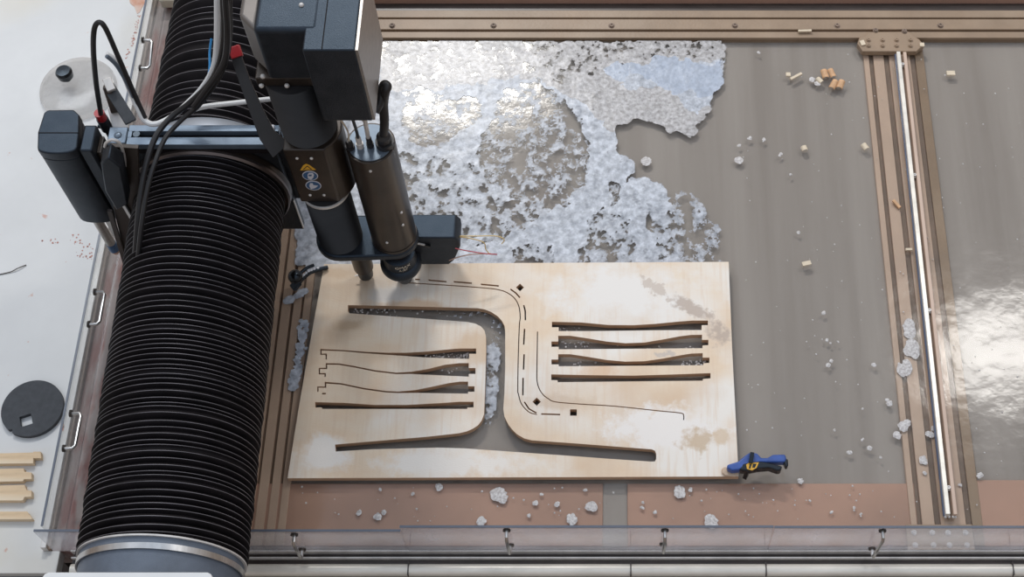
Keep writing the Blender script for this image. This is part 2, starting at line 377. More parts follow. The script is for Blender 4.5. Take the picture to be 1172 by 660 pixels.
# ------------------------------------------------------------------ front splash guard (three panels) and left splash guard
ybase = yrow(631)
def panel_front(name, label, px0, px1, zt, cornerL=None):
    x0 = at(px0, 631, .0).x; x1 = at(px1, 631, .0).x
    p = thing(name, label, 'splash guard', ((x0+x1)/2, ybase, 0), 'acrylic splash guards around the tank')
    MB().box(x0+.001, x1-.001, ybase-.003, ybase+.003, .012, zt).build('pane', M['acrylic'], p, smooth=False)
    MB().box(x0+.001, x1-.001, ybase-.003, ybase+.003, zt, zt+.002).build('top_edge', M['acrylicedge'], p, smooth=False)
    return p
pA = panel_front('splash_guard', 'left panel of the clear front splash guard, passing under the bellows', 63, 468, .163)
pB = panel_front('splash_guard', 'middle panel of the clear front splash guard', 468, 878, .193)
pC = panel_front('splash_guard', 'right panel of the clear front splash guard, under the right crossbeam end', 878, 1320, .190)
def uhandle(parent, p0, p1, out, r=.0045):
    """p0, p1: where the two posts meet the pane; out: vector away from it"""
    out = Vector(out); p0 = Vector(p0); p1 = Vector(p1); e = (p1-p0).normalized()*.008
    h = MB().tube([p0, p0+out*.8, p0+out+e, p1+out-e, p1+out*.8, p1], r, 10, smooth=False)
    hd = h.build('handle', M['steel'], parent)
    for p in (p0, p1): MB().cyl(p-out.normalized()*.001, p+out.normalized()*.004, .010, n=16).build('washer', M['bronze'], hd)
for par, (a, b_) in ((pA, ((337, 611), (346, 628))), (pB, ((580, 606), (584, 623))), (pB, ((761, 606), (759, 622))), (pC, ((1010, 606.5), (998, 627)))):
    q0 = aty(a[0], a[1], ybase-.003); q1 = aty(b_[0], b_[1], ybase-.003)
    uhandle(par, q0, q1, (0, -.026, 0))
XG = at(50, 592, .163).x
lg = thing('splash_guard', 'long clear splash guard along the stained left tray', 'splash guard', (XG, 2.1, 0), 'acrylic splash guards around the tank')
ylg = ybase+.012
MB().box(XG-.003, XG+.003, ylg, 3.15, .0, .163).build('pane', M['acrylicclear'], lg, smooth=False)
MB().box(XG-.003, XG+.003, ylg, 3.15, .163, .165).build('top_edge', M['acrylicedge'], lg, smooth=False)
for ya_, yb_ in (((163, 46), (160, 78)), ((108, 334), (101, 371)), ((80.5, 473), (72.5, 513))):
    def onx(px, py):
        r = ray(px, py); t = (XG+.003)/r.x; return r*t+Vector((0, 0, H))
    uhandle(lg, onx(*ya_), onx(*yb_), (.030, 0, 0), .005)

# ------------------------------------------------------------------ left tray and table
tray = thing('drip_tray', 'long rust-stained steel tray between white board and bellows', 'tray', (-1.43, 2.1, -.1))
tm = MB()
prof = [(-1.515, -1.500, .004, 0), (-1.500, -1.492, -.006, 2), (-1.492, -1.465, -.022, 1), (-1.465, -1.425, -.020, 1), (-1.425, -1.392, -.008, 0), (-1.392, -1.384, -.004, 3), (-1.384, -1.362, -.03, 3)]
for x0, x1, z, mi in prof: tm.box(x0, x1, YN-.01, 3.15, -.12, z, mi)
tm.build('tray_body', [M['galv'], M['rust'], M['groove'], M['tank']], tray, bevel=.0015)
for py in (20, 62, 104, 330, 342, 372, 412, 424, 468, 478, 500, 545):
    bolt((-1.376, yrow(py), -.03), (0, 0, 1), .005, .020, tray, 'galv')
tb = thing('worktable', 'white stained work surface left of the tank', 'table', (-1.8, 2.2, -.9))
yt = at(30, 656, -.02).y
MB().prism([(-3.2, yt), (-1.47, yt), (-1.47, YN-.01), (-1.515, YN-.01), (-1.515, 3.6), (-3.2, 3.6)], -.06, -.02).build('table_top', M['table'], tb, bevel=.002)
MB().box(-3.2, -1.475, yt-.03, yt-.001, -.08, -.045).build('edge_strip', M['greyplast'], tb)
for x, y in ((-3.1, 1.35), (-1.60, 1.35), (-3.1, 3.4), (-1.60, 3.4)):
    MB().box(x-.03, x+.03, y-.03, y+.03, -.90, -.06).build('leg', M['tankdark'], tb)
ZT = -.02
cb = at(198, 3, .0)
tag(MB().box(cb.x-.035, cb.x+.028, cb.y-.02, cb.y+.15, -.004, .035).build('cream_block', M['cream'], bevel=.005), 'cream plastic block at the far end of the left tray', 'block')
# translucent lid with black knob
lc = at(88, 99, ZT+.02); R = .118
lid = thing('bucket_lid', 'translucent round lid with a black knob on the white board', 'lid', (lc.x, lc.y, ZT))
ld_ = MB().lathe((lc.x, lc.y, ZT), (0, 0, 1), [(0, R), (.012, R), (.020, R*.97), (.026, R*.8), (.028, R*.3), (.028, .002)], 64).build('lid_disc', M['lid'], lid)
kb = at(77, 90, ZT+.03)
MB().lathe((kb.x, kb.y, ZT+.028), (0, 0, 1), [(0, .012), (.012, .013), (.016, .024), (.036, .026), (.044, .021), (.045, .002)], 24).build('knob', M['blackgloss'], ld_)
# black foam disc with square hole: ring of quads bridging square to circle
dc = at(37, 467, ZT+.012); hc = at(30, 481, ZT+.012)
def holed_disc(c, r, hcx, hcy, hs, rot, z0, z1):
    mb = MB(); n = 64; o = []; q = []
    for i in range(n):
        a = 2*PI*i/n; rr_ = r*(1 - (.10 if abs(((a-math.radians(238)+PI) % (2*PI))-PI) < .05 else 0))
        o.append((c.x+rr_*math.cos(a), c.y+rr_*math.sin(a)))
        v = Vector((o[-1][0]-hcx, o[-1][1]-hcy)); b2 = math.atan2(v.y, v.x)-rot
        k = hs/max(abs(math.cos(b2)), abs(math.sin(b2))); q.append((hcx+k*math.cos(b2+rot), hcy+k*math.sin(b2+rot)))
    vs = [(x, y, z1) for x, y in o]+[(x, y, z1) for x, y in q]+[(x, y, z0) for x, y in o]+[(x, y, z0) for x, y in q]
    fs = []
    for i in range(n):
        j = (i+1) % n
        fs += [(i, j, n+j, n+i), (2*n+j, 2*n+i, 3*n+i, 3*n+j), (2*n+i, 2*n+j, j, i), (n+i, n+j, 3*n+j, 3*n+i)]
    return mb.add(vs, fs)
tag(holed_disc(dc, .0845, hc.x, hc.y, .016, .35, ZT, ZT+.014).build('foam_disc', M['charcoal']), 'round charcoal disc with a square hole lying on the white board', 'disc')
# four cut slats
sl = [([(-60, 520), (38, 517.5), (38, 516.5), (46.5, 516.5), (47, 524), (38, 524), (38, 530), (-60, 531)], 'birch slat with a long tenon, farthest of the four on the board'),
      ([(-60, 538), (27, 535.5), (28, 539.5), (36, 540.5), (36, 548), (27.5, 548), (26, 550.5), (-60, 552)], 'birch slat with stepped end, second nearest the black disc'),
      ([(-60, 557), (28, 554.5), (30, 560.5), (36, 561), (36, 568), (28, 568.5), (26, 572.5), (-60, 572.5)], 'birch slat with stepped end, between the plain slat and another stepped one'),
      ([(-60, 585.5), (31, 585), (37, 593), (36, 594), (-60, 594)], 'birch slat with a slanted plain end, nearest the table edge')]
for i, (pl, lb_) in enumerate(sl):
    o = MB().prism([tuple(q) for q in pxpoly(pl, ZT+.018)], ZT, ZT+.018).build('wood_offcut', M['wood'], bevel=.0006)
    tag(o, lb_, 'wood slat', 'cut birch slats on the white board')
tag(MB().tube([at(-6, 315, ZT+.002), at(12, 311, ZT+.003), at(20, 307, ZT+.006), at(30, 303, ZT+.002)], .0014, 6).build('wire_offcut', M['tankdark']), 'thin dark bent wire on the white board at the left', 'wire')
# orange stain lump at the top of board
st = MB().prism([tuple(q) for q in pxpoly([(147, -4), (168, -4), (166, 3), (160, 14), (157, 16), (154, 8), (149, 4)], ZT)], ZT, ZT+.0012)
tag(st.build('rust_stain', mat('orange_stain', (.55, .25, .15), .7, col2=(.66, .52, .44), vscale=20)), 'orange rust stain on the white board, far edge', 'stain')
rs = MB()
for i in range(46):
    t = random.random(); px = 160-15*t+random.gauss(0, 1.6); py = 18+50*t
    c = at(px, py, ZT); q = random.uniform(.0012, .003)
    rs.prism([(c.x+q*math.cos(a)*random.uniform(.6, 1.2), c.y+q*math.sin(a)*random.uniform(.6, 1.2)) for a in [k*PI/3 for k in range(6)]], ZT, ZT+.0008)
for i in range(60):
    cx_, cy_ = random.choice(((100, 283), (97, 290), (102, 292), (88, 275), (58, 276), (72, 490)))
    c = at(random.gauss(cx_, 5), random.gauss(cy_, 3), ZT); q = random.uniform(.001, .0035)
    rs.prism([(c.x+q*math.cos(a)*random.uniform(.6, 1.2), c.y+q*math.sin(a)*random.uniform(.6, 1.2)) for a in [k*PI/3 for k in range(6)]], ZT, ZT+.0008)
tag(rs.build('rust_specks', mat('rust_speck', (.50, .24, .19), .7, var=.15)), 'reddish rust specks scattered on the white board', 'rust specks', kind='stuff')

# ------------------------------------------------------------------ plywood sheet
ZP0, ZP = .005, .024
def z1(p): return (320+p[0]/4.125, 290+p[1]/4.125)
def z2(p): return (320+p[0]/4.125, 420+p[1]/4.125)
def z3(p): return (580+p[0]/4.125, 290+p[1]/4.125)
def z4(p): return (580+p[0]/3.473, 420+p[1]/3.473)
outer = [(371, 302), (834, 299.5), (838, 400), (845.5, 545), (329, 547), (343, 460), (352, 408)]
holes = []
holes.append([(398.3, 349), (450, 350), (547, 352.5), (555, 354), (562.5, 357), (570, 362), (574.5, 367), (577.5, 373), (578.2, 380), (578.2, 420), (577.3, 450), (576, 468), (577.5, 477), (581.8, 485.5),
              (586, 491), (591.5, 496.5), (600, 501.5), (608.8, 503.7), (660, 507.3), (746, 514), (749.5, 515.5), (751, 519), (751, 525), (749.5, 527.8), (745, 528), (700, 525), (640, 520.5), (580, 516.3), (530.9, 512.8), (500, 512), (465.5, 512.8), (425, 514), (384.2, 516.5), (383.5, 508.5),
              (441, 503.6), (490, 499.5), (525, 495.6), (534, 493.5), (541, 490.5), (547, 486.5), (551, 481.5), (554, 474), (555, 450), (556.4, 400), (556.2, 385), (554.5, 378), (550.5, 373.5), (544, 370.2), (535, 368.3), (500, 365.6), (465, 363), (400, 358.4), (398.2, 356)])
def Z(f, pts): return [f(p) for p in pts]
k = 6     # kerf in the 4.1x coordinates
holes.append(Z(z1, [(192, 450), (300, 455), (400, 463), (500, 468), (600, 468), (700, 462), (800, 452), (850, 448), (928, 448), (928, 473), (895, 473), (895, 497), (780, 494), (680, 490), (600, 484), (500, 477), (400, 470), (300, 461), (198, 457),
                    (198, 472), (223, 472), (223, 500), (217, 500), (217, 478), (192, 478)]))
holes.append(Z(z1, [(218, 517), (280, 518), (350, 530), (450, 550), (550, 562), (620, 558), (700, 545), (780, 525), (850, 517), (893, 517), (893, 540), (925, 540), (925, 568), (893, 568), (893, 581), (800, 577), (700, 572), (620, 568), (550, 569), (450, 557), (350, 537), (280, 525), (225, 524),
                    (225, 545), (191, 545), (191, 564), (218, 564), (218, 582), (212, 582), (212, 570), (185, 570), (185, 539), (218, 539)]))
holes.append(Z(z2, [(213, 69), (290, 75), (400, 98), (500, 112), (560, 115), (640, 108), (720, 92), (800, 75), (850, 68), (890, 68), (890, 90), (920, 90), (920, 116), (890, 116), (890, 125), (760, 123), (650, 121), (560, 122), (500, 119), (400, 105), (290, 82), (220, 77),
                    (220, 97), (184, 97), (184, 116), (178, 116), (178, 91), (213, 91)]))
holes.append(Z(z2, [(168, 165), (300, 168), (450, 178), (600, 178), (750, 170), (850, 163), (916, 163), (916, 190), (886, 190), (886, 197), (200, 197), (200, 190), (168, 190)]))
holes.append(Z(z2, [(201, 121), (218, 121), (218, 128), (201, 128)]))
holes.append(Z(z3, [(213, 322), (350, 325), (480, 337), (600, 338), (700, 332), (800, 322), (880, 316), (950, 316), (950, 338), (920, 338), (920, 361), (700, 362), (400, 366), (245, 366), (245, 348), (213, 348)]))
holes.append(Z(z3, [(243, 388), (300, 388), (380, 400), (470, 415), (560, 423), (650, 420), (740, 405), (820, 390), (870, 384), (922, 383), (922, 407), (952, 407), (952, 432), (924, 434), (924, 447), (245, 452), (245, 440), (211, 440), (211, 415), (243, 415)]))
holes.append(Z(z3, [(243, 475), (300, 475), (380, 487), (470, 502), (560, 510), (650, 508), (740, 495), (820, 480), (870, 472), (925, 470), (925, 491), (957, 491), (957, 516), (928, 518), (928, 527), (245, 532), (245, 523), (211, 523), (211, 500), (243, 500)]))
holes.append(Z(z3, [(210, 570), (400, 574), (600, 576), (800, 570), (962, 564), (962, 589), (926, 592), (926, 600), (240, 607), (240, 598), (210, 597)]))
def sq(c, r, rot=0, kx=1.):
    return [(c[0]+r*kx*math.cos(rot+a), c[1]+r*math.sin(rot+a)) for a in (0, PI/2, PI, 3*PI/2)]
holes.append(sq(z1((1135, 160)), 4.4, kx=1.05)); holes.append(sq(z4((119, 137)), 4.8)); holes.append(sq(z4((265, 180)), 5.2, PI/4, 1.05))
def kerf(pts, wd=1.15):
    P = [Vector(p) for p in pts]; L = []; R_ = []
    for i, p in enumerate(P):
        d_ = (P[min(i+1, len(P)-1)]-P[max(i-1, 0)]).normalized(); nn = Vector((-d_.y, d_.x))
        L.append(tuple(p+nn*wd/2)); R_.append(tuple(p-nn*wd/2))
    return L+R_[::-1]
def smoothp(pts, m=4):
    P = [Vector(p) for p in pts]; Q = []
    for i in range(len(P)-1):
        a = P[max(0, i-1)]; b_ = P[i]; c = P[i+1]; d_ = P[min(len(P)-1, i+2)]
        for q in range(m):
            t = q/m; Q.append(.5*((2*b_)+(c-a)*t+(2*a-5*b_+4*c-d_)*t*t+(3*b_-a-3*c+d_)*t**3))
    Q.append(P[-1]); return [tuple(q) for q in Q]
for f, p in ((z1, [(640, 122), (662, 123)]), (z1, [(703, 125), (788, 133)]), (z1, [(822, 133), (908, 140)]), (z1, [(950, 145), (1035, 153)]), (z1, [(1090, 168), (1115, 186), (1135, 208)]),
             (z3, [(80, 243), (87, 270), (88, 315)]), (z3, [(84, 355), (80, 430)]), (z3, [(82, 475), (79, 548)]), (z4, [(65, 42), (64, 112)]),
             (z4, [(70, 138), (88, 165), (118, 182)]), (z4, [(137, 186), (212, 188)])):
    holes.append(kerf(Z(f, p), 1.7))
ln = Z(z1, [(600, 138), (800, 150), (960, 162), (1030, 170)])+Z(z1, [(1075, 185), (1110, 212), (1130, 250), (1136, 300)])+Z(z3, [(60, 330), (57, 400), (54, 500), (52, 640)])+Z(z4, [(46, 105), (58, 145), (88, 178), (120, 188)])
holes.append(kerf(smoothp(ln)))
ln = Z(z3, [(145, 368), (144, 450), (142, 560), (143, 600), (152, 635), (170, 664)])+Z(z4, [(165, 125), (195, 138), (300, 147), (430, 155), (600, 173), (690, 182), (703, 192), (703, 210)])
holes.append(kerf(smoothp(ln)))
def stain(m, px, py, rad, col, lo, hi, scale=14, sx=1., sy=1., rot=0., amount=1.):
    n = m.node_tree; b = n.nodes['Principled BSDF']; src = b.inputs['Base Color'].links[0].from_socket
    c = at(px, py, ZP); o_ = at(590, 425, ZP)
    t = n.nodes.new('ShaderNodeTexCoord'); mp = n.nodes.new('ShaderNodeMapping'); mp.vector_type = 'TEXTURE'
    mp.inputs['Location'].default_value = (c.x-o_.x, c.y-o_.y, ZP-ZP0); mp.inputs['Rotation'].default_value = (0, 0, rot)
    mp.inputs['Scale'].default_value = (rad*sx, rad*sy, 1)
    n.links.new(t.outputs['Object'], mp.inputs[0])
    ln_ = n.nodes.new('ShaderNodeVectorMath'); ln_.operation = 'LENGTH'; n.links.new(mp.outputs[0], ln_.inputs[0])
    nz = n.nodes.new('ShaderNodeTexNoise'); nz.inputs['Scale'].default_value = scale; nz.inputs['Detail'].default_value = 6; nz.inputs['Roughness'].default_value = .65
    n.links.new(t.outputs['Object'], nz.inputs[0])
    ma = n.nodes.new('ShaderNodeMath'); ma.operation = 'MULTIPLY_ADD'; ma.inputs[1].default_value = -.5
    n.links.new(ln_.outputs['Value'], ma.inputs[0]); n.links.new(nz.outputs[0], ma.inputs[2])
    mr = n.nodes.new('ShaderNodeMapRange'); mr.inputs['From Min'].default_value = lo; mr.inputs['From Max'].default_value = hi; mr.inputs['To Max'].default_value = amount
    n.links.new(ma.outputs[0], mr.inputs[0])
    mx = n.nodes.new('ShaderNodeMix'); mx.data_type = 'RGBA'
    n.links.new(mr.outputs[0], mx.inputs[0]); n.links.new(src, mx.inputs[6]); mx.inputs[7].default_value = (*col, 1)
    n.links.new(mx.outputs[2], b.inputs['Base Color'])
for a_ in ((715, 335, .20, (.86, .81, .75), .0, .3, 14, 1.3, .6), (760, 490, .14, (.88, .82, .76), .05, .25, 22, 1.4, .6), (520, 530, .16, (.86, .79, .71), .05, .3, 18, 2.0, .35), (370, 520, .08, (.88, .82, .75), .0, .2, 12, 1, .8),
           (700, 275, .10, (.60, .40, .24), .1, .4, 12, 1.5, .5), (462, 352, .10, (.66, .44, .26), .05, .3, 9, 1.6, .35, 0, .7), (400, 372, .05, (.60, .42, .26), .1, .3, 9, 1.3, .6, 0, .7),
           (545, 395, .07, (.70, .48, .29), .05, .3, 9, 1, 1.2, 0, .6), (385, 312, .05, (.70, .50, .32), .05, .3, 9, 1.2, .5, 0, .7), (690, 425, .06, (.72, .46, .27), .05, .3, 9, 1, .8, 0, .7),
           (790, 352, .085, (.47, .37, .30), .18, .33, 26, 1.3, .45, -.5, .8), (822, 380, .055, (.47, .37, .30), .15, .33, 30, .9, 1.2, .2, .8), (750, 330, .09, (.56, .46, .38), .27, .36, 40, 1.3, .5, -.7, .7),
           (796, 505, .07, (.58, .42, .26), .18, .34, 22, 1, 1, 0, .8), (825, 500, .05, (.66, .48, .30), .18, .34, 22, .7, 1, 0, .7), (445, 337, .05, (.74, .68, .62), .02, .2, 20, 1.2, .6, 0, .8),
           (760, 405, .05, (.52, .46, .42), .22, .33, 34, 1.4, .4, 0, .7), (640, 460, .10, (.62, .46, .32), .2, .4, 12, 1.8, .4, 0, .5)):
    stain(M['ply'], *a_)
cu = bpy.data.curves.new('ply', 'CURVE'); cu.dimensions = '2D'; cu.fill_mode = 'BOTH'; cu.extrude = (ZP-ZP0)/2
oc = at(590, 425, ZP)
for pl in [outer]+holes:
    s_ = cu.splines.new('POLY'); s_.points.add(len(pl)-1); s_.use_cyclic_u = True
    for q, p in zip(s_.points, pl):
        v = at(p[0], p[1], ZP); q.co = (v.x-oc.x, v.y-oc.y, 0, 1)
tmp = bpy.data.objects.new('tmp', cu); COL.objects.link(tmp)
dg = bpy.context.evaluated_depsgraph_get(); dg.update()
me = bpy.data.meshes.new_from_object(tmp.evaluated_get(dg)); bpy.data.objects.remove(tmp); bpy.data.curves.remove(cu)
me.materials.clear(); me.materials.append(M['ply']); me.materials.append(M['plyedge'])
for v in me.vertices: v.co.z += (ZP-ZP0)/2
for p in me.polygons: p.material_index = 0 if abs(p.normal.z) > .5 else 1; p.use_smooth = False
me.name = 'plywood_sheet'; ply = bpy.data.objects.new('plywood_sheet', me); COL.objects.link(ply); ply.location = (oc.x, oc.y, ZP0)
tag(ply, 'large pale birch plywood sheet with chair parts cut out, lying in the tank', 'plywood sheet')
# supporting bars just under the sheet
def bar_under(px, lab):
    x = at(px, 420, 0).x
    o = MB().box(x-.004, x+.004, YN+.02, YF-.02, -.045, .005).build('support_slat', M['groove']); return o

# ------------------------------------------------------------------ gantry: bellows, collar, clamp
ZA, XA = .40, -1.070
YB = at(240, 168, .6).y       # end ring of the lower bellows
Ylow = at(185, 611, ZA+.19).y
gy = thing('gantry_arm', 'thick black pleated bellows arm running over the tank', 'gantry', (XA, 1.8, ZA))
def bellows(name, x0, x1, y0, y1, r, parent, npl, rim=.0014, seed=1):
    rnd = random.Random(seed); w_ = [rnd.uniform(.6, 1.4) for _ in range(npl)]; tw = sum(w_); y = y0; mb = MB(); n = 88
    prof = []; mis = []
    L = y1-y0
    for k_, q in enumerate(w_):
        st_ = L*q/tw; rr_ = r*(1+rnd.uniform(-.008, .008)); dp = .016*min(1.2, q)
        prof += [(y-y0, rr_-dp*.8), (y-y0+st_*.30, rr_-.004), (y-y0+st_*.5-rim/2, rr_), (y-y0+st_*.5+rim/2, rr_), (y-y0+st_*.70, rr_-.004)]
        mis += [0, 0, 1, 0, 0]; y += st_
    prof.append((L, r-.014)); 
    k0 = 0; vs = []; 
    for h, rr_ in prof:
        c = Vector((x0+(x1-x0)*h/L, y0+h, ZA)); ti = .10*math.sin(h*9)*.12
        for i in range(n):
            a = 2*PI*i/n; vs.append((c.x+rr_*math.cos(a), c.y+ti*rr_*math.sin(a)+.03*rr_*math.cos(a)*math.sin(h*5+1), c.z+rr_*math.sin(a)))
    for j in range(len(prof)-1):
        for i in range(n):
            mb.f.append((j*n+(i+1) % n, j*n+i, (j+1)*n+i, (j+1)*n+(i+1) % n)); mb.m.append(mis[j])
    mb.v = vs
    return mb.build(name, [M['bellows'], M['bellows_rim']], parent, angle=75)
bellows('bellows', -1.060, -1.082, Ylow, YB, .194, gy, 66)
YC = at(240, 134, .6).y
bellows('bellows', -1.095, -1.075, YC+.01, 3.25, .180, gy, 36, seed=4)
# collar and clamp bands at the near end
MB().lathe((-1.060, Ylow-.45, ZA), (0, 1, 0), [(0, .183), (.40, .183), (.452, .187)], 72).build('collar', M['greyplast'], gy)
MB().lathe((-1.060, Ylow-.032, ZA), (0, 1, 0), [(0, .186), (0, .190), (.014, .190), (.014, .186)], 72, cap=False).build('clamp_band', M['steel'], gy)
MB().lathe((-1.060, Ylow-.003, ZA), (0, 1, 0), [(0, .186), (0, .1925), (.004, .1925), (.004, .186)], 72, cap=False).build('clamp_rim', M['galv'], gy)
# end rings at the carriage
MB().lathe((-1.075, YB-.006, ZA), (0, 1, 0), [(0, .175), (0, .199), (.012, .203), (.016, .203), (.016, .175)], 72, cap=False).build('end_ring', M['bronze'], gy)
MB().lathe((-1.075, YB-.020, ZA), (0, 1, 0), [(0, .196), (.006, .2005), (.014, .2005)], 72, cap=False).build('end_band', mat('grey_band', (.15, .12, .11), .35, metal=.8, var=.1), gy)
MB().lathe((-1.075, YC-.035, ZA), (0, 1, 0), [(0, .19), (.0, .205), (.025, .200), (.045, .186)], 72, cap=False).build('end_ring', mat('pale_ring', (.42, .46, .52), .35, metal=.6, var=.1), gy)
MB().lathe((-1.075, YB-.005, ZA), (0, 1, 0), [(0, .17), (.10, .17)], 48).build('inner_sleeve', M['black'], gy)
# white housing lip below collar
wp = at(145, 668, .62)
x0_, x1_ = at(48, 660, .62).x, at(243, 660, .62).x
y1_ = at(145, 654.5, .62).y
tag(MB().prism([(x0_, y1_-.10), (x1_, y1_-.10), (x1_, y1_-.012), (x1_-.004, y1_-.004), (x1_-.012, y1_), (x0_+.012, y1_), (x0_+.004, y1_-.004), (x0_, y1_-.012)], .59, .62).build('end_cover', M['white'], bevel=.002),
    'white rounded cover plate over the near end of the grey collar', 'cover')

# ------------------------------------------------------------------ carriage: slotted bar and dark plates
ca = thing('carriage', 'dark carriage with a blue-grey slotted bar across the bellows', 'carriage', (-1.07, YB+.03, .24))
ZB = .625
bx0, bx1 = at(146, 155, ZB).x, at(318, 155, ZB).x
by0, by1 = at(200, 165.5, ZB).y, at(200, 143, ZB).y
sm = (by0+by1)/2+.002
MB().box(bx0, bx1, by0, sm-.009, ZB-.02, ZB).build('slotted_bar', M['steelblue'], ca, bevel=.001)
MB().box(bx0, bx1, sm+.009, by1, ZB-.02, ZB).build('slotted_bar', M['steelblue'], ca, bevel=.001)
MB().box(bx0, bx0+.010, sm-.009, sm+.009, ZB-.02, ZB).build('bar_end', M['steelblue'], ca)
MB().box(bx0, bx1, by0+.004, by1-.004, ZB-.045, ZB-.018).build('bar_core', M['bellows'], ca)
MB().cyl((bx0+.022, sm, ZB-.004), (bx0+.022, sm, ZB+.001), .009, n=16).build('slot_block', M['blackgloss'], ca)
MB().box(bx1-.026, bx1-.010, sm+.002, sm+.022, ZB, ZB+.012).build('stop_block', M['signwhite'], ca, bevel=.002)
ex0 = at(123, 155, ZB).x
MB().box(ex0, bx0-.003, by0+.006, by1-.004, ZB-.03, ZB-.002).build('end_block', M['steelblue'], ca, bevel=.003)
MB().ball(((ex0+bx0)/2, (by0+by1)/2, ZB-.002), .010, 16, sz=.5).build('cap_screw', M['steelblue'], ca)
# plate with arch that carries both bellows ends; lies just behind the lower end ring
zb = aty(348, 261, YB+.015).z; xr = aty(348, 261, YB+.015).x
def arch_plate(x0, x1, z0_, z1_, y0, y1):
    return MB().prism_y([(x0, z0_), (x1, z0_), (x1, z1_), (x0, z1_)], y0, y1)
arch_plate(-1.27, xr, zb, ZB-.045, YB+.012, YB+.035).build('front_plate', M['black'], ca, bevel=.002)
MB().box(xr-.001, xr+.002, YB+.008, YB+.016, zb+.01, zb+.15).build('side_strip', M['galv'], ca, bevel=.001)
MB().box(-1.25, -.86, YB+.035, YC-.03, .30, ZB-.045).build('inner_block', M['black'], ca)

# left side: hanging brackets under the end block
q = lambda px, py, y: aty(px, py, y)
yb_ = by0-.075
br = thing('side_bracket', 'long dark steel bracket hanging beside the black motor', 'bracket', (at(135, 200, .4).x, yb_, .15))
pts = [aty(126, 168, yb_), aty(158, 170, yb_), aty(160, 240, yb_), aty(156, 318, yb_), aty(150, 318, yb_), aty(141, 285, yb_), aty(130, 240, yb_)]
MB().prism_y([(p.x, p.z) for p in pts], yb_, yb_+.012).build('bracket_plate', M['bronze'], br, bevel=.001)
p0, p1 = aty(133, 217, yb_), aty(153, 251, yb_)
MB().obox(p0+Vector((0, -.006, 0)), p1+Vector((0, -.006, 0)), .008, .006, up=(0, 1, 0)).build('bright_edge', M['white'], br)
p0, p1 = aty(128, 238, yb_), aty(151, 316, yb_)
MB().obox(p0+Vector((-.004, -.008, 0)), p1+Vector((-.004, -.008, 0)), .012, .008, up=(0, 1, 0)).build('edge_strip', M['tankdark'], br)
MB().tube([aty(120, 168, yb_), aty(122, 163, yb_), aty(129, 160, yb_), aty(137, 164, yb_), aty(142, 178, yb_), aty(143, 190, yb_)], .004, 8).build('wire_guard', M['galv'], br)
MB().prism_y([(p.x, p.z) for p in [aty(119, 168, yb_), aty(128, 161, yb_), aty(142, 172, yb_), aty(150, 215, yb_), aty(137, 222, yb_), aty(124, 200, yb_)]], yb_-.05, yb_-.006).build('cable_cover', M['black'], br, bevel=.004)

# ------------------------------------------------------------------ servo motor at the left
ZM = .64
mt = thing('servo_motor', 'black upright motor with chamfered cap beside the bellows, over the white board', 'motor', (at(68, 150, ZM).x, at(68, 150, ZM).y, .30))
oc_ = [(42.5, 168), (43, 151), (50, 129), (54, 125.5), (84, 125), (90.5, 131), (90, 152), (88, 168)]
top = [at(x, y, ZM).xy for x, y in oc_]
xa_, xb_ = top[0].x, top[-1].x; yc_ = (top[0].y+top[-1].y)/2
fr_ = [((xa_+xb_)/2+(xb_-xa_)/2*math.cos(a), yc_+.0-.020*abs(math.sin(a))**.8) for a in [PI*(.0+i/10) for i in range(1, 10)]]
ol = [tuple(v) for v in top]+fr_
def shrink(pl, k_):
    cx_ = sum(p[0] for p in pl)/len(pl); cy_ = sum(p[1] for p in pl)/len(pl); return [(cx_+(p[0]-cx_)*k_, cy_+(p[1]-cy_)*k_) for p in pl]
MB().prism(shrink(ol, .985), .30, ZM-.03).build('motor_body', M['black'], mt, bevel=.006, seg=3)
MB().prism(ol, ZM-.032, ZM).build('motor_cap', M['greyplast'] if False else M['black'], mt, bevel=.004, seg=3)
s0, s1 = at(43, 152, ZM), at(90.5, 152, ZM)
MB().box(s0.x+.002, s1.x-.002, s0.y-.0012, s0.y+.0012, ZM-.002, ZM+.0008).build('cap_seam', M['bellows'], mt)
bxm = [at(x, y, .60).xy for x, y in [(97, 205-50), (97, 135), (112, 135), (112, 155)]]
MB().box(xb_+.002, xb_+.035, yc_-.005, yc_+.075, .27, .63).build('mounting_side', M['black'], mt, bevel=.005)
MB().box(xb_+.036, xb_+.046, yc_+.01, yc_+.06, .33, .60).build('side_label_plate', M['bronze'], mt)
pb = at(107, 254, .29)
rdp = thing('air_cylinder', 'slim metal rod with dark tip hanging below the black motor', 'cylinder', (pb.x, pb.y+.02, .11))
MB().cyl((pb.x, pb.y+.02, .14), (pb.x, pb.y+.02, .30), .013).build('rod', M['boxside'], rdp)
MB().cyl((pb.x, pb.y+.02, .11), (pb.x, pb.y+.02, .145), .014).build('tip', M['bluetube'] if False else M['signblue'], rdp)
MB().cyl((pb.x, pb.y+.02, .095), (pb.x, pb.y+.02, .111), .010).build('end_button', M['tankpink'], rdp)
MB().obox((pb.x+.026, pb.y+.025, .12), (pb.x+.026, pb.y+.025, .31), .016, .006, up=(0, 1, 0)).build('side_strip', M['white'], rdp)

# ------------------------------------------------------------------ head: tilting cutter and column
hd = thing('waterjet_cutter', 'tall black waterjet cutting head above the plywood corner', 'machine head', (-.70, 2.08, .02))
def zcyl(c, z0_, z1_, r0, name, m, r1=None, n=48, bevel=0., prof=None, parent=None):
    mb = MB()
    if prof: mb.lathe((c.x, c.y, z0_), (0, 0, 1), prof, n)
    else: mb.lathe((c.x, c.y, z0_), (0, 0, 1), [(0, r0), (z1_-z0_, r1 or r0)], n)
    return mb.build(name, M[m], parent or hd, bevel=bevel)
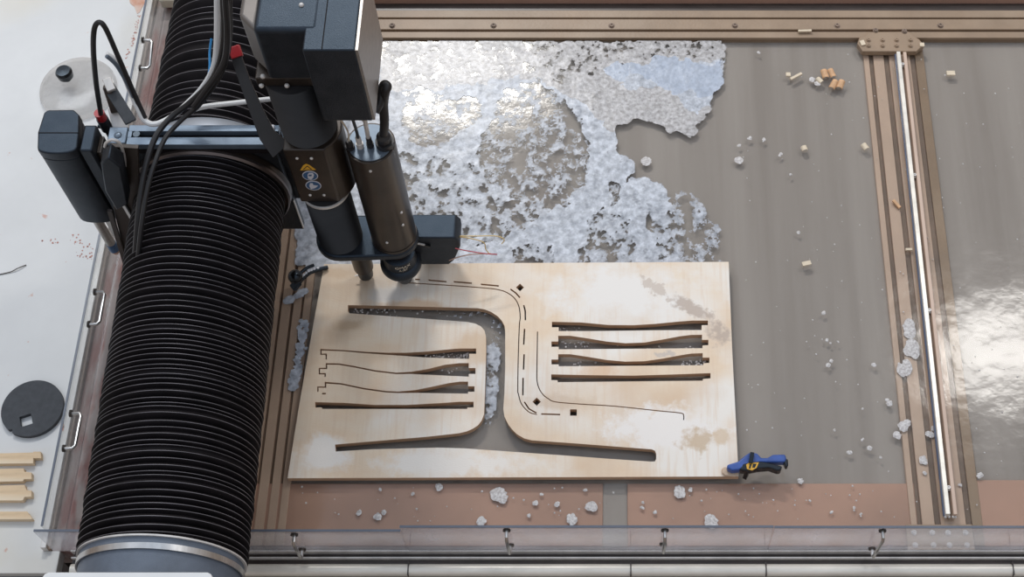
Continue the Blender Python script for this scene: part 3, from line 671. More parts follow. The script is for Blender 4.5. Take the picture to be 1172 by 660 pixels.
# right box
ZC = .90
b0, b1 = at(370, 138.6, ZC), at(429.5, 138.6, ZC)
yk = at(438, 46, ZC).y
z_t = ZC+.264
MB().box(b0.x, b1.x-.006, b0.y, yk, ZC, z_t).build('control_box', M['black'], hd, bevel=.004, seg=3)
MB().box(b1.x-.006, b1.x, b0.y+.002, yk, ZC+.002, z_t-.002).build('side_panel', M['boxside'], hd)
sx_ = at(371.5, 30, z_t).x
MB().box(sx_-.0012, sx_+.0012, b0.y+.003, yk-.003, z_t-.001, z_t+.0006).build('lid_seam', M['bellows'], hd)
# left gearbox
gx0 = at(308, 92, .985).x; gy0 = at(311, 92, .985).y
z_g = 1.165
MB().prism([(gx0, gy0), (b0.x+.03, gy0), (b0.x+.03, gy0+.20), (gx0, gy0+.20)], .985, z_g).build('gearbox', M['black'], hd, bevel=.012, seg=4)
gl = at(288, 78, 1.0).x
MB().prism([(gx0+.004, gy0+.01), (gx0+.004, gy0+.17), (gx0-.035, gy0+.17), (gl, gy0+.12), (gl, gy0+.055)], .995, z_g-.015).build('gearbox_side', M['castgrey'], hd, bevel=.010, seg=4)
MB().box(gl+.006, b0.x+.02, gy0+.006, gy0+.15, .955, .985).build('gear_flange', M['bronze'], hd, bevel=.003)
for px, py, zz_ in ((345, 6, z_g), (301, 86, 1.0), (328, 101, .965), (299, 100, .965)):
    pp = at(px, py, zz_); MB().ball((pp.x, pp.y if zz_ > 1.1 else gy0, pp.z), .006, 12).build('cap_screw', M['galv'], hd)
# column
c1 = at(350, 131, .78); c1.z = 0
prof = []
for i in range(34):
    hh = i*.0085; prof += [(hh, .0630), (hh+.0045, .0685)]
zcyl(c1, .67, .93, 0, 'column_bellows', 'rubber', prof=prof)
zcyl(c1, .655, .672, .071, 'column_ring', 'blackgloss')
zcyl(c1, .668, .680, .0695, 'column_gap', 'bellows')
# housing with stickers: flat front joined to a round back
hy = aty(340, 200, 2.035)
HX0 = aty(333, 180, 2.0).x
yf = c1.y-.072
fl0 = aty(322, 168, yf); fl1 = aty(372, 170, yf)
zt_h = aty(350, 172, yf).z; zb_h = aty(360, 231, yf).z
pl = [(fl0.x, yf), (fl1.x-.005, yf)]+[(c1.x+.012+.068*math.cos(a), c1.y+.075*math.sin(a)) for a in [math.radians(t) for t in range(-58, 91, 12)]]+[(fl0.x, c1.y+.075)]
MB().prism(pl, zb_h, zt_h).build('column_housing', M['bronze'], hd, bevel=.004, seg=3)
for px, py in ((340, 181), (356.5, 181), (355, 223), (371, 223)):
    pp = aty(px, py, yf); MB().ball(pp, .0042, 10, sz=1).build('screw', M['galv'], hd)
# stickers (printed marks on the flat face)
def facepoly(pts, mname, dy, name, parent=hd):
    P = [aty(x, y, yf) for x, y in pts]; a = sum(P[i].x*P[(i+1) % len(P)].z-P[(i+1) % len(P)].x*P[i].z for i in range(len(P)))
    if a < 0: P = P[::-1]
    return MB().prism_y([(p.x, p.z) for p in P], yf-dy, yf+.001).build(name, M[mname], parent, smooth=False)
def ell(cx_, cy_, rx, ry, sk=0): return [(cx_+rx*math.cos(a)+sk*ry*math.sin(a), cy_+ry*math.sin(a)) for a in [2*PI*i/24 for i in range(24)]]
s1_ = facepoly([(343.6, 194.5), (347, 189), (350, 187.2), (354, 188.5), (361.5, 194)], 'yellow', .001, 'warning_sticker')
facepoly([(346.5, 193.5), (351.8, 189), (357.5, 193.5)], 'black', .0014, 'triangle_border', s1_)
facepoly([(348.3, 193), (351.8, 190), (355.5, 193)], 'yellow', .0017, 'triangle_symbol', s1_)
s2_ = facepoly(ell(355, 200.7, 9, 5.3, .2), 'signwhite', .001, 'goggles_sticker')
facepoly(ell(355, 200.7, 8.1, 4.6, .2), 'signblue', .0014, 'goggles_field', s2_)
facepoly([(352, 199), (354, 197), (358, 197.2), (359.5, 199.5), (358.5, 203), (356, 205), (352.5, 203.5)], 'signwhite', .0017, 'face_symbol', s2_)
facepoly([(353, 199.2), (357, 199), (356.6, 200.8), (353.6, 201)], 'signblue', .002, 'goggles_symbol', s2_)
s3_ = facepoly(ell(358.7, 212, 9, 5.3, .2), 'signwhite', .001, 'ear_sticker')
facepoly(ell(358.7, 212, 8.1, 4.6, .2), 'signblue', .0014, 'ear_field', s3_)
facepoly([(354, 212), (355, 209), (358, 209), (358.5, 211), (364, 212), (361, 214.5), (356, 215.8)], 'signwhite', .0017, 'ear_symbol', s3_)
# lower column bellows
c2 = at(384, 252, .33); c2.z = 0
prof = []
for i in range(max(22, int((zb_h-.245)/.0085)+1)):
    hh = i*.0085; prof += [(hh, .0540), (hh+.0045, .0605)]
zcyl(c2, .245, .435, 0, 'column_bellows', 'rubber', prof=prof)
zcyl(c2, zb_h-.010, zb_h-.002, .0635, 'chrome_ring', 'galv')
# mount plate joining the two
c3 = at(451, 268, .25); c3.z = 0
A = math.atan2(c3.y-c2.y, c3.x-c2.x)
def stadium(a, b_, r1_, r2_, n_=14):
    t = math.atan2(b_.y-a.y, b_.x-a.x)
    return [(a.x+r1_*math.cos(t+PI/2+PI*i/n_), a.y+r1_*math.sin(t+PI/2+PI*i/n_)) for i in range(n_+1)]+[(b_.x+r2_*math.cos(t-PI/2+PI*i/n_), b_.y+r2_*math.sin(t-PI/2+PI*i/n_)) for i in range(n_+1)]
MB().prism(stadium(c2, c3, .068, .066), .222, .247).build('mount_plate', M['black'], hd, bevel=.006, seg=3)
# main barrel
barrel = zcyl(c3, .247, .69, .0615, 'barrel', 'bronze', n=64, bevel=.002)
zcyl(c3, .6895, .693, .055, 'barrel_cap', 'steelblue', n=64, parent=barrel)
zcyl(c3, .235, .258, .063, 'barrel_base', 'bronze', n=64)
# fittings on the cap
def fit(px, py, h, r, m, nm='hose_fitting'):
    p = at(px, py, .693); MB().lathe((p.x, p.y, .692), (0, 0, 1), [(0, r*1.3), (h*.35, r*1.3), (h*.35, r), (h*.8, r), (h, r*.6)], 14).build(nm, M[m], hd); return p
f1 = fit(401, 169, .03, .009, 'rubber'); f2 = fit(412.5, 168, .05, .007, 'galv'); f3 = fit(424, 167, .045, .007, 'rubber'); f4 = fit(441, 165, .045, .018, 'rubber')
for px, py in ((424, 195), (467, 263), (468, 250), (443, 277)):
    v = ray(px, py); t = (Vector((c3.x, c3.y, 0))-Vector((0, 0, 0))).xy.length; pp = aty(px, py, c3.y-.060); 
    dd = Vector((pp.x-c3.x, pp.y-c3.y, 0)); dd = dd.normalized()*.0615
    MB().ball((c3.x+dd.x, c3.y+dd.y, pp.z), .0042, 10).build('screw', M['galv'], barrel)
MB().tube([(f1.x, f1.y, .715), at(398, 150, .77), at(388, 134, .90)], .0022, 6).build('cable', M['cream'], hd)
MB().tube([(f2.x, f2.y, .73), at(408, 150, .79), at(403, 134, .90)], .004, 8).build('cable', M['rubber'], hd)
MB().tube([(f3.x, f3.y, .73), at(420, 150, .79), at(417, 134, .90)], .0055, 8).build('cable', M['galv'], hd)
MB().lathe(at(417, 134, .88), (0, 0, 1), [(0, .012), (.012, .015), (.021, .015)], 16).build('gland', M['cream'], hd)
MB().tube([(f4.x, f4.y, .725), at(440, 140, .78), at(439, 120, .83), at(441, 105, .875), at(443, 99, .885), at(440, 97, .885), at(437, 104, .87), at(434, 118, .85), at(429, 128, .84)], .0115, 12).build('thick_hose', M['rubber'], hd)
# neck, bell, nozzle
cn = at(459, 300, .12); cn.z = 0
MB().cyl((c3.x+.002, c3.y-.01, .235), (cn.x, cn.y, .15), .034, .030).build('neck', M['bronze'], hd)
MB().lathe((cn.x, cn.y, .084), (0, 0, 1), [(0, .030), (.012, .045), (.022, .055), (.030, .058), (.042, .058), (.050, .053), (.054, .047), (.094, .045), (.100, .034)], 48).build('bell', M['black'], hd)
MB().lathe((cn.x, cn.y, .025), (0, 0, 1), [(0, .012), (.006, .022), (.030, .028), (.050, .030)], 24).build('nozzle', M['blackgloss'], hd)
# lettering wrapped on the bell
def wraptext(txt, c, r, zc, size, a0, name):
    cu = bpy.data.curves.new('t', 'FONT'); cu.body = txt; cu.size = size; cu.align_x = 'CENTER'; cu.extrude = .0004
    t = bpy.data.objects.new('t', cu); COL.objects.link(t); dg = bpy.context.evaluated_depsgraph_get(); dg.update()
    m = bpy.data.meshes.new_from_object(t.evaluated_get(dg)); bpy.data.objects.remove(t)
    W = world_loc(hd)
    for v in m.vertices:
        a = a0+v.co.x/r; rr_ = r+v.co.z+.0006
        v.co = Vector((c.x+rr_*math.cos(a), c.y+rr_*math.sin(a), zc+v.co.y))-W
    m.materials.clear(); m.materials.append(M['cream']); m.name = name
    o = bpy.data.objects.new(name, m); COL.objects.link(o); o.parent = hd
wraptext('OMAX', cn, .046, .161, .015, math.radians(-72), 'lettering')
wraptext('A-JET', cn, .046, .148, .011, math.radians(-72), 'lettering')
# tilt motor box at right of neck
zq = .215
p_a = at(471.5, 272, zq); p_b = at(520, 272, zq); p_c = at(521, 250, zq); p_d = at(473.5, 245, zq)
x0_, x1_ = p_a.x-.01, p_b.x
bm_ = MB().prism_y([(x0_, zq), (x1_, zq), (x1_+.012, zq-.02), (x1_+.012, zq-.05), (x1_-.012, zq-.125), (x1_-.030, zq-.15), (x0_, zq-.15)], p_a.y, p_d.y)
bm_.build('tilt_motor', M['black'], hd, bevel=.004, seg=3)
MB().obox(aty(466, 276, p_a.y-.01), aty(490, 281, p_a.y-.004), .004, .004).build('bright_pin', M['galv'], hd)
MB().obox(aty(486, 280.5, p_a.y-.006), aty(492, 281.5, p_a.y-.004), .008, .008).build('pin_end', M['blackgloss'], hd)
# probe nozzle beside it
cA0 = at(412, 280, .235); cA1 = at(418.5, 313, .045)
MB().cyl((cA1.x, cA1.y, .085), (cA1.x, cA1.y, .225), .028, .029).build('probe_body', M['bronze'], hd)
MB().lathe((cA1.x, cA1.y, .036), (0, 0, 1), [(0, .018), (.004, .021), (.048, .023), (.052, .026)], 24).build('probe_tip', M['black'], hd)
MB().obox(at(406, 315.5, .045), at(412, 315, .045), .003, .003).build('probe_pin', M['galv'], hd)
# strap lever with red tip
def wpt(px, py, z): return at(px, py, z)
lv = thing('lever_bar', 'flat black bar with a red tip leaning over the bellows', 'bar', wpt(300, 150, .64))
P = [wpt(271, 66, .80), wpt(281, 95, .76), wpt(295, 130, .71), wpt(306, 155, .67), wpt(322, 172, .64)]
for i in range(1): 
    mb = MB()
    L_ = []; 
    for j, p in enumerate(P):
        dd = (P[min(j+1, 4)]-P[max(j-1, 0)]).normalized(); r2 = dd.cross(Vector((0, -.5, .85))).normalized(); wd = (.013, .014, .017, .021, .028)[j]
        u2 = r2.cross(dd).normalized(); L_ += [p-r2*wd-u2*.004, p+r2*wd-u2*.004, p+r2*wd+u2*.004, p-r2*wd+u2*.004]
    fs = [(3, 2, 1, 0), (16, 17, 18, 19)]
    for j in range(4):
        for k_ in range(4): fs.append((j*4+k_, j*4+(k_+1) % 4, j*4+4+(k_+1) % 4, j*4+4+k_))
    mb.add(L_, fs).build('bar', M['rubber'], lv, bevel=.001)
MB().obox(wpt(267.5, 53, .815), wpt(272, 66, .80), .029, .014, up=(0, -.5, .85)).build('red_tip', M['red'], lv, bevel=.002, label='red plastic tip')
tag(MB().tube([wpt(222, 125, .66), wpt(240, 121, .665), wpt(285, 116, .67), wpt(322, 112, .68)], .0065, 10).build('white_rod', M['white']), 'thin white tube crossing the bellows toward the head column', 'tube')

# ------------------------------------------------------------------ hoses
def hose(pts, r, m, label, name='hose', cat='hose', group='hoses looping over the carriage'):
    o = MB().tube([at(*p) for p in pts], r, 10).build(name, M[m]); tag(o, label, cat, group); return o
hose([(115.5, 131, .622), (113.5, 118, .68), (110, 95, .76), (107, 60, .87), (107.5, 36, .94), (112, 26, .96), (120, 31, .95), (134, 62, .86), (147, 92, .77), (157, 115, .70), (166, 135, .66)], .0065, 'rubber', 'tall black hose loop standing above the translucent lid')
hose([(122, 62, .84), (131, 68, .82), (140, 82, .78), (149, 103, .72), (158, 124, .68), (166, 138, .655), (178, 142, .65), (196, 134, .66), (215, 118, .69), (232, 100, .74), (244, 78, .80), (248, 50, .86), (248.5, 0, .97), (248, -30, 1.03)], .0075, 'white', 'white hose running beside the black cables over the upper bellows')
hose([(122, 64, .842), (133, 74, .81), (144, 92, .76), (153, 111, .71)], .0055, 'steelblue', 'short grey hose joining the tall black loop')
hose([(254, -30, 1.05), (255, 0, .99), (256, 40, .90), (251, 72, .83), (240, 95, .78), (218, 117, .72), (196, 134, .69), (179, 155, .69), (168, 185, .67), (162, 215, .64), (158, 250, .60), (155, 290, .53), (153, 318, .47)], .0075, 'rubber', 'thickest black cable of the bundle, falling left of the lower bellows')
hose([(260, -30, 1.05), (261, 0, .99), (262, 40, .90), (258, 72, .83), (246, 97, .78), (225, 122, .72), (205, 140, .69), (188, 160, .69), (176, 190, .68), (169, 215, .66), (163, 250, .62), (159, 285, .56), (157, 310, .51)], .006, 'rubber', 'thin black cable ending in front of the lower bellows ring')
hose([(257, -30, 1.06), (258, 0, 1.0), (260, 35, .92), (258, 65, .86), (249, 85, .82), (236, 103, .78), (222, 122, .735)], .008, 'rubber', 'upper black cable lying on top of the bundle')
hose([(264, -30, 1.04), (264.5, 0, .98), (265, 35, .89), (262, 62, .84), (252, 88, .79), (240, 108, .75), (226, 124, .70), (214, 133, .67)], .003, 'rubber', 'thinnest black wire on the right of the cable bundle')
hose([(242, 44, .80), (240, 60, .78), (240, 78, .765), (237, 92, .75)], .003, 'bluetube', 'short blue air tube beside the white hose', 'air_tube', 'tube')
# valve below the tall loop
vv = at(115.5, 133, .61)
va = thing('hose_valve', 'dark brass valve with red collar under the tall hose loop', 'valve', (vv.x, vv.y, .40))
MB().cyl((vv.x, vv.y, .40), (vv.x, vv.y, .60), .010).build('valve_body', M['bronze'], va)
MB().cyl((vv.x, vv.y, .60), (vv.x, vv.y, .625), .0135).build('collar', M['red'], va, label='red collar')
MB().cyl((vv.x, vv.y, .555), (vv.x, vv.y, .60), .015).build('nut', M['black'], va)
MB().cyl((vv.x-.022, vv.y, .565), (vv.x+.022, vv.y, .555), .005).build('cross_handle', M['black'], va)
# folded strap behind the valve
sb = thing('folded_bracket', 'grey angled bracket behind the valve at the bar end', 'bracket', at(140, 130, .60))
MB().obox(at(124, 98, .66), at(150, 140, .62), .030, .008).build('arm', M['charcoal'], sb, bevel=.002)
MB().obox(at(122, 98, .67), at(132, 128, .60), .020, .018).build('clip', M['tankdark'], sb, bevel=.003)
MB().obox(at(132, 122, .60), at(140, 152, .57), .040, .006).build('lower_plate', M['galv'], sb, bevel=.001)
MB().obox(at(122, 90, .675), at(128, 104, .665), .022, .012).build('buckle', M['galv'], sb, bevel=.002)
# red/yellow/pink loose wires from the tilt motor
def wire(pts, m, label): tag(MB().tube([at(*p) for p in pts], .0016, 6).build('wire', M[m]), label, 'wire', 'loose wires from the tilt motor')
wire([(523, 271, .19), (535, 272, .18), (553, 277, .15), (556, 285, .13), (560, 290, .12)], 'wireyellow', 'short pale yellow wire curving down from the tilt motor')
wire([(524, 270, .19), (545, 270, .19), (568, 270, .18), (577, 274, .17), (574, 279, .16)], 'wireyellow', 'long pale yellow wire curling at its end')
wire([(521, 284, .17), (535, 287, .16), (555, 290, .15), (569, 291, .14)], 'wirered', 'straight red wire from the tilt motor')
wire([(514, 298, .12), (525, 294, .13), (540, 291, .13), (562, 290, .12)], 'tankpink', 'lowest pinkish wire from the tilt motor')

# ------------------------------------------------------------------ clamps
cl = thing('bar_clamp', 'blue and black quick-grip clamp on the near right plywood corner', 'clamp', at(860, 535, .02))
def pp_(pts, z, z1_=None): return [tuple(at(x, y, z).xy) for x, y in pts]
zc = .040
MB().prism(pp_([(826, 536), (829, 534), (842, 535), (845, 540), (842, 545), (830, 544), (826, 541)], .032), ZP, .033).build('jaw_pad', M['beige'], cl, bevel=.003)
MB().prism(pp_([(832, 536.5), (832, 533), (845, 529), (852, 522.5), (857, 519.5), (866, 519.5), (871, 525), (878, 525), (884, 521.5), (898, 521), (900, 526), (898, 530), (884, 530), (870, 530), (858, 533), (846, 538.5), (838, 539.5)], .05), .034, .060).build('body', M['blue'], cl, bevel=.004, seg=3)
MB().prism(pp_([(846, 538), (850, 531), (862, 528.5), (872, 528.5), (884, 531), (895, 534), (894, 538), (890, 539), (880, 535.5), (868, 536.5), (856, 539)], .055), .030, .0605).build('trigger', M['blackgloss'], cl, bevel=.003)
MB().obox(at(861, 517.5, .07), at(859, 530, .062), .011, .014).build('bar', M['blackgloss'], cl, bevel=.001)
MB().obox(at(856, 537, .05), at(853, 546, .012), .011, .014).build('bar', M['blackgloss'], cl, bevel=.001)
MB().prism(pp_([(854, 531.5), (857, 529.5), (868.5, 529), (866, 535), (861, 538), (855, 536.5)], .0615), .060, .0622).build('badge', M['yellow'], cl)
MB().prism(pp_([(858, 531), (860, 531), (859, 536), (857, 536)], .0622), .0622, .0628).build('badge_mark', M['blackgloss'], cl)
MB().prism(pp_([(862, 530.5), (866, 530.5), (864, 535), (861, 535)], .0622), .0622, .0628).build('badge_mark', M['blackgloss'], cl)
MB().prism(pp_([(863, 538), (870, 538), (870, 540), (863, 539.5)], .03), .025, .034).build('screw_end', M['galv'], cl)
MB().prism(pp_([(896, 526), (901.5, 526), (902, 534), (899, 535.5), (897, 531)], .05), .036, .058).build('grip_end', M['blackgloss'], cl, bevel=.003)

c5 = thing('ratchet_clamp', 'black ball-ended ratchet clamp on the far left plywood corner', 'clamp', at(345, 320, .0))
MB().ball(at(338, 316.5, .055), .021, 24).build('ball', M['blackgloss'], c5)
crv = [(341, 326), (346, 319), (353, 313), (362, 309), (375, 306)]
zs = [.028, .040, .042, .040, .030]
P = [at(x, y, z) for (x, y), z in zip(crv, zs)]
MB().tube(P, .0062, 8).build('curved_bar', M['blackgloss'], c5)
for i in range(9):
    t = .12+i*.085; j = int(t*4); f = t*4-j; p = P[j].lerp(P[min(4, j+1)], f); d5 = (P[min(4, j+1)]-P[j]).normalized(); n5 = Vector((-d5.y, d5.x, 0))
    MB().obox(p+n5*.001-d5*.003+Vector((0, 0, .005)), p+n5*.004+d5*.003+Vector((0, 0, .006)), .006, .004).build('tooth', M['signwhite'], c5)
MB().tube([p+Vector((-.008, .016, .002)) for p in P[1:4]], .005, 8).build('second_bar', M['blackgloss'], c5)
MB().obox(at(335, 330, .02), at(342, 322, .035), .022, .016).build('jaw', M['black'], c5, bevel=.003)

# ------------------------------------------------------------------ foam
def pr_arr(X_, Y_):
    fy, fz = math.sin(T), -math.cos(T); uy, uz = math.cos(T), math.sin(T)
    w_ = Y_*fy-H*fz; return CX+F*X_/w_, CY-F*(Y_*uy-H*uz)/w_
def inpoly(px, py, poly):
    c = np.zeros(px.shape, bool); n_ = len(poly)
    for i in range(n_):
        x1, y1 = poly[i]; x2, y2 = poly[(i+1) % n_]
        if y1 == y2: continue
        c ^= ((y1 > py) != (y2 > py)) & (px < (x2-x1)*(py-y1)/(y2-y1)+x1)
    return c
cell = .0026
gx = np.arange(-1.0, .36, cell); gyy = np.arange(1.96, YF-.002, cell)
GX, GY = np.meshgrid(gx, gyy)
PX, PY = pr_arr(GX, GY)
def nzf(s, ox=0., detail=3, st=(1, 1)):
    out = np.empty(GX.shape)
    for j in range(GX.shape[0]):
        yy = float(gyy[j])*s*st[1]+ox
        out[j] = [noise.fractal((x*s*st[0]+ox, yy, ox*.37), .9, 2.0, detail) for x in gx]
    return out
n1 = nzf(7, 1.3, 3); n2 = nzf(26, 5.1, 3); n3 = nzf(90, 9.7, 2)
PXn = PX+n1*9+n2*5; PYn = PY+np.roll(n1, 37, 1)*8+np.roll(n2, 53, 1)*5
dens = np.zeros(GX.shape)
def setd(poly, v): 
    m_ = inpoly(PXn, PYn, poly); dens[m_] = v
setd([(332, 225), (350, 190), (440, 60), (440, 47), (560, 45), (700, 46), (826, 50), (832, 70), (828, 95), (817, 110), (812, 128), (798, 148), (790, 163), (775, 155), (745, 140), (722, 135), (705, 150), (704, 170), (722, 182), (714, 205), (735, 203), (760, 210),
      (772, 228), (780, 250), (775, 300), (340, 312), (338, 270)], 1.10)
setd([(780, 222), (800, 228), (815, 250), (832, 300), (775, 305), (770, 260)], .50)
setd([(438, 44), (560, 42), (700, 44), (826, 46), (830, 66), (760, 62), (700, 84), (640, 92), (560, 86), (500, 92), (450, 95)], .80)
setd([(455, 110), (480, 102), (520, 104), (548, 114), (545, 132), (530, 150), (512, 166), (480, 168), (460, 150)], .42)
setd([(575, 102), (610, 90), (640, 108), (664, 135), (672, 165), (668, 205), (650, 225), (612, 238), (575, 222), (548, 200), (545, 175), (560, 140)], .44)
setd([(452, 170), (500, 175), (545, 185), (560, 215), (600, 240), (560, 262), (510, 285), (470, 270), (455, 220)], .74)
setd([(440, 170), (470, 175), (480, 215), (455, 235)], .6)
setd([(565, 236), (640, 222), (655, 232), (600, 262), (540, 282), (560, 255)], .55)
setd([(668, 250), (690, 240), (722, 248), (728, 275), (720, 300), (662, 305), (664, 270)], .62)
setd([(745, 245), (768, 240), (778, 262), (776, 290), (755, 295), (742, 270)], .66)
setd([(695, 205), (708, 208), (712, 228), (700, 235), (694, 220)], .45)
setd([(590, 280), (625, 282), (628, 305), (590, 305)], .6)
setd([(375, 262), (400, 255), (415, 300), (385, 303)], .6)
rk = np.clip(.5+.62*(n2*.75+n3*.55), 0, 1)
keep = (dens > .01) & (rk < dens*.93)
# lacy outlines inside the open pools
lace = (dens > .3) & (dens < .8) & (np.abs(n2+.4*n3) < .05)
keep |= lace
# left strip along the plywood edge
PXe, PYe = PX+n2*5, PY
keep |= inpoly(PXe, PYe, [(333, 232), (345, 232), (372, 262), (372, 300), (345, 318), (336, 300), (328, 262)]) & (rk < .93)
hgt = .0008+.0012*np.clip(.5+n1, 0, 1)+.0004*n2
cover = np.clip(.50+(dens*.93-rk)*2.2, 0, 1)*(.80+.20*np.clip(.5+n3, 0, 1))
cover[lace] = .75
zone = np.zeros(GX.shape, int)
zone[inpoly(PXn, PYn, [(430, 40), (560, 40), (700, 42), (830, 45), (840, 62), (760, 70), (705, 90), (720, 105), (760, 95), (800, 130), (830, 118), (830, 150), (790, 170), (745, 142), (700, 150), (660, 110), (620, 92), (560, 92), (500, 98), (440, 110)])] = 1
zone[inpoly(PXn, PYn, [(688, 84), (700, 76), (722, 72), (738, 74), (745, 66), (772, 64), (800, 70), (826, 66), (832, 90), (815, 112), (800, 112), (790, 98), (775, 108), (755, 104), (738, 88), (720, 84), (715, 96), (700, 96), (690, 90)])] = 2
def grid_mesh(keep, GX, GY, hgt, name, m, label, cat):
    ny, nx = GX.shape; idx = -np.ones(GX.shape, int)
    use = np.zeros(GX.shape, bool); k_ = keep[:-1, :-1]
    use[:-1, :-1] |= k_; use[1:, :-1] |= k_; use[:-1, 1:] |= k_; use[1:, 1:] |= k_
    idx[use] = np.arange(use.sum())
    vs = np.stack([GX[use], GY[use], hgt[use]], 1)
    jj, ii = np.nonzero(k_)
    fs = np.stack([idx[jj, ii], idx[jj, ii+1], idx[jj+1, ii+1], idx[jj+1, ii]], 1)
    o = MB(); o.v = vs.tolist(); o.f = fs.tolist(); o.m = zone[jj, ii].tolist()
    ob = o.build(name, [M[m], M['foamgrey'], M['foamfilm']], angle=180)
    at_ = ob.data.attributes.new('cover', 'FLOAT', 'POINT'); at_.data.foreach_set('value', cover[use].astype('f')); return tag(ob, label, cat, kind='stuff')
grid_mesh(keep, GX, GY, hgt, 'water_foam', 'foam', 'broad sheet of grey-white foam on the water behind the plywood', 'foam')
gx = np.arange(-.62, -.30, cell); gyy = np.arange(1.50, 2.00, cell)
GX, GY = np.meshgrid(gx, gyy); PX, PY = pr_arr(GX, GY)
n1 = nzf(7, 11.3, 3); n2 = nzf(26, 15.1, 3); n3 = nzf(90, 19.7, 2)
PXn = PX+n2*7; PYn = PY+np.roll(n2, 40, 0)*9
dens = np.zeros(GX.shape)
setd([(505, 352), (560, 350), (580, 372), (580, 398), (556, 398), (550, 372), (530, 366), (505, 362)], .42)
setd([(552, 400), (572, 398), (571, 440), (566, 478), (556, 484), (550, 470), (552, 430)], .78)
setd([(534, 488), (552, 478), (552, 492), (530, 505), (522, 498)], .5)
rk = np.clip(.5+.62*(n2*.75+n3*.55), 0, 1); keep = (dens > .01) & (rk < dens); hgt = .0008+.0008*np.clip(.5+n1, 0, 1)
cover = np.clip(.45+(dens-rk)*2, 0, 1)*.85; zone = np.zeros(GX.shape, int)
grid_mesh(keep, GX, GY, hgt, 'channel_foam', 'foam', 'bluish foam on the water showing through the winding cutout of the plywood', 'foam')
# small dry foam flecks and painted glare patches, each clump an irregular disc; together uncountable
fl = MB()
def blob(px, py, r, z=.001, k_=1.0):
    c = at(px, py, z); n_ = 22; ph = random.uniform(0, 9); R0 = r*.0024
    rim = [(c.x+R0*math.cos(a)*(1+.45*noise.noise((math.cos(a)*1.6+ph, math.sin(a)*1.6, ph))), c.y+k_*R0*math.sin(a)*(1+.45*noise.noise((math.cos(a)*1.6+ph, math.sin(a)*1.6, ph+4)))) for a in [2*PI*i/n_ for i in range(n_)]]
    vs = [(x, y, z) for x, y in rim]+[(c.x+(x-c.x)*.6, c.y+(y-c.y)*.6, z+.0013) for x, y in rim]+[(c.x, c.y, z+.0016)]
    fs = [(i, (i+1) % n_, n_+(i+1) % n_, n_+i) for i in range(n_)]+[(n_+i, n_+(i+1) % n_, 2*n_) for i in range(n_)]
    fl.add(vs, fs)
for x, y, r in ((570, 562, 11), (577, 571, 7), (433, 590, 6), (440, 587, 4), (410, 587, 4), (551, 595, 7), (606, 590, 3), (612, 576, 4), (620, 566, 2.5), (638, 577, 4), (653, 594, 8), (677, 581, 9), (670, 560, 3), (778, 564, 10), (790, 560, 3), (813, 596, 10),
                (503, 558, 6), (435, 560, 2.5), (473, 565, 2.5), (750, 586, 3), (735, 581, 2.5), (736, 575, 2), (847, 183, 7), (846, 166, 3), (858, 158, 3.5), (893, 177, 3), (920, 170, 5), (914, 266, 3), (943, 357, 4), (947, 389, 3), (950, 393, 2), (959, 391, 2), (740, 186, 7),
                (948, 418, 4), (952, 413, 3), (1000, 418, 4), (1032, 488, 8), (1026, 496, 7), (1037, 485, 6), (972, 518, 4), (995, 513, 3.5), (987, 503, 2.5), (1057, 527, 6), (1064, 497, 6), (1069, 490, 4), (1122, 544, 5), (1008, 523, 2), (1099, 555, 3), (916, 550, 4), (976, 556, 2),
                (978, 581, 2), (952, 586, 2.5), (985, 588, 2), (927, 573, 2), (1058, 541, 3), (874, 160, 3), (905, 200, 2), (868, 60, 2.5), (1018, 462, 4), (1015, 458, 3), (955, 492, 2), (987, 467, 2), (930, 90, 5), (936, 95, 5)):
    for j in range(3): blob(x+random.uniform(-.35, .35)*r, y+random.uniform(-.35, .35)*r, r*random.uniform(.45, .75))
for x, y in ((1041, 380), (1045, 402), (1036, 420)): 
    for j in range(2): blob(x+random.uniform(-4, 4), y+random.uniform(-6, 6), random.uniform(5, 9), k_=1.5)  # white patches painted as glare on the water film over the beam
for i in range(150): blob(random.uniform(850, 1168), random.uniform(60, 595), random.uniform(.5, 1.1))
for i in range(60): blob(random.uniform(340, 1000), random.uniform(554, 597), random.uniform(.5, 1.3))
for (x0_, x1_, yy_, n_) in ((640, 670, 378, 10), (642, 675, 395, 22), (700, 806, 399, 14), (780, 808, 415, 30), (640, 700, 417, 12), (480, 542, 408, 60), (490, 540, 424, 12), (402, 460, 356, 30), (400, 520, 359, 14)):
    for i in range(n_): blob(random.uniform(x0_, x1_), yy_+random.uniform(-4, 3), random.uniform(.5, 1.3))
tag(fl.build('foam_and_glare_flecks', M['foamglarewhite']), 'small white foam flecks drifting on the water in front and at the right, with painted glare over the right beam', 'foam', kind='stuff')
# foam collar along the left plywood edge
fe = MB(); sv = fl; fl = fe
for i in range(90):
    t = random.random(); blob(349-13*t+random.gauss(0, 2.2), 366+78*t, random.uniform(2, 4.5))
for i in range(18):
    t = random.random(); blob(328+22*t+random.gauss(0, 1.5), 345-13*t, random.uniform(3, 5))
tag(fe.build('foam_fringe', M['fringe']), 'thin foam fringe along the left edge of the plywood', 'foam', kind='stuff')

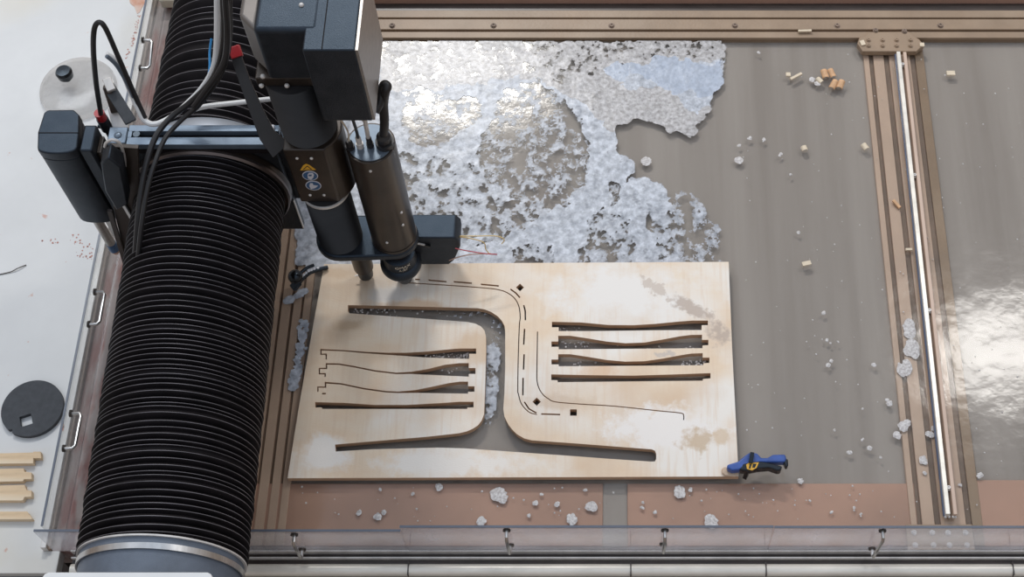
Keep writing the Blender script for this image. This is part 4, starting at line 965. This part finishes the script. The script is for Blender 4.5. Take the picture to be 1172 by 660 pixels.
# ------------------------------------------------------------------ debris
def chip(px, py, wpx, hpx, rot, m, label, z=.002, curl=False, name='wood_chip'):
    c = at(px, py, z); a = rot; mb = MB(); Lx, Ly = wpx*.00235/2, hpx*.0026/2
    if curl:
        n_ = 8; vs = []
        for i in range(n_+1):
            t = PI*i/n_; x = -math.cos(t)*Lx; zz2 = math.sin(t)*Lx*.8
            for yv in (-Ly, Ly): 
                for k2 in (1, .82): vs.append((x*k2, yv, z+zz2*k2))
        fs = []
        for i in range(n_):
            b2 = i*4; fs += [(b2, b2+4, b2+6, b2+2), (b2+1, b2+3, b2+7, b2+5), (b2, b2+1, b2+5, b2+4), (b2+2, b2+6, b2+7, b2+3)]
        fs += [(0, 2, 3, 1), (n_*4, n_*4+1, n_*4+3, n_*4+2)]
    else:
        vs = [(sx*Lx, sy*Ly, z+h) for h in (0, .006) for sx, sy in ((-1, -1), (1, -1), (1, 1), (-1, 1))]
        fs = [(3, 2, 1, 0), (4, 5, 6, 7)]+[(i, (i+1) % 4, 4+(i+1) % 4, 4+i) for i in range(4)]
    vs = [(c.x+x*math.cos(a)-y*math.sin(a), c.y+x*math.sin(a)+y*math.cos(a), zz2) for x, y, zz2 in vs]
    tag(mb.add(vs, fs).build(name, M[m]), label, 'wood chip', 'wood chips in the tank')
chip(902, 86, 6, 5, 0, 'palechip', 'small square pale chip beside a longer pale stick')
chip(911, 88, 18, 3.0, .55, 'palechip', 'long pale slanted stick beside a small square chip')
chip(944, 85, 9, 12, .2, 'woodchip', 'orange curled chip, far left of the heap near the crossbeam', curl=True)
chip(952, 84, 8, 12, .3, 'woodchip', 'orange curled chip, at the far edge of the heap', curl=True)
chip(954, 97, 9, 13, -.5, 'woodchip', 'orange curled chip, near left of the heap', curl=True)
chip(962, 97, 9, 12, -.4, 'woodchip', 'orange curled chip, rightmost of the heap', curl=True)
chip(938, 92, 7, 8, .7, 'palechip', 'pale curled chip at the left of the orange heap', curl=True)
chip(1088, 84.5, 11, 6, 0, 'palechip', 'pale rectangular chip right of the right crossbeam')
chip(990, 168, 8, 8, .5, 'palechip', 'pale lump of chip close to the left side of the crossbeam', curl=True)
chip(920.5, 170, 8, 6, .3, 'palechip', 'small curled chip in open water level with the pale lump', curl=True)
chip(923, 302, 11, 5, .25, 'palechip', 'pale chip floating alone right of the plywood corner')
chip(1026, 234, 3.5, 12, .6, 'woodchip', 'slanted splinter lying on the right crossbeam')
chip(1040, 286, 8, 2.5, 0, 'palechip', 'thin white splinter touching the aluminium profile')
chip(921, 36, 18, 2.5, .03, 'palechip', 'flat pale sliver on the far tank rail', z=.015)
chip(987, 50, 6, 7, .3, 'palechip', 'pale chip stuck at the left end of the bolted plate', z=.02)
chip(1055, 52, 6, 5, .0, 'palechip', 'pale chip stuck at the right end of the bolted plate', z=.02)
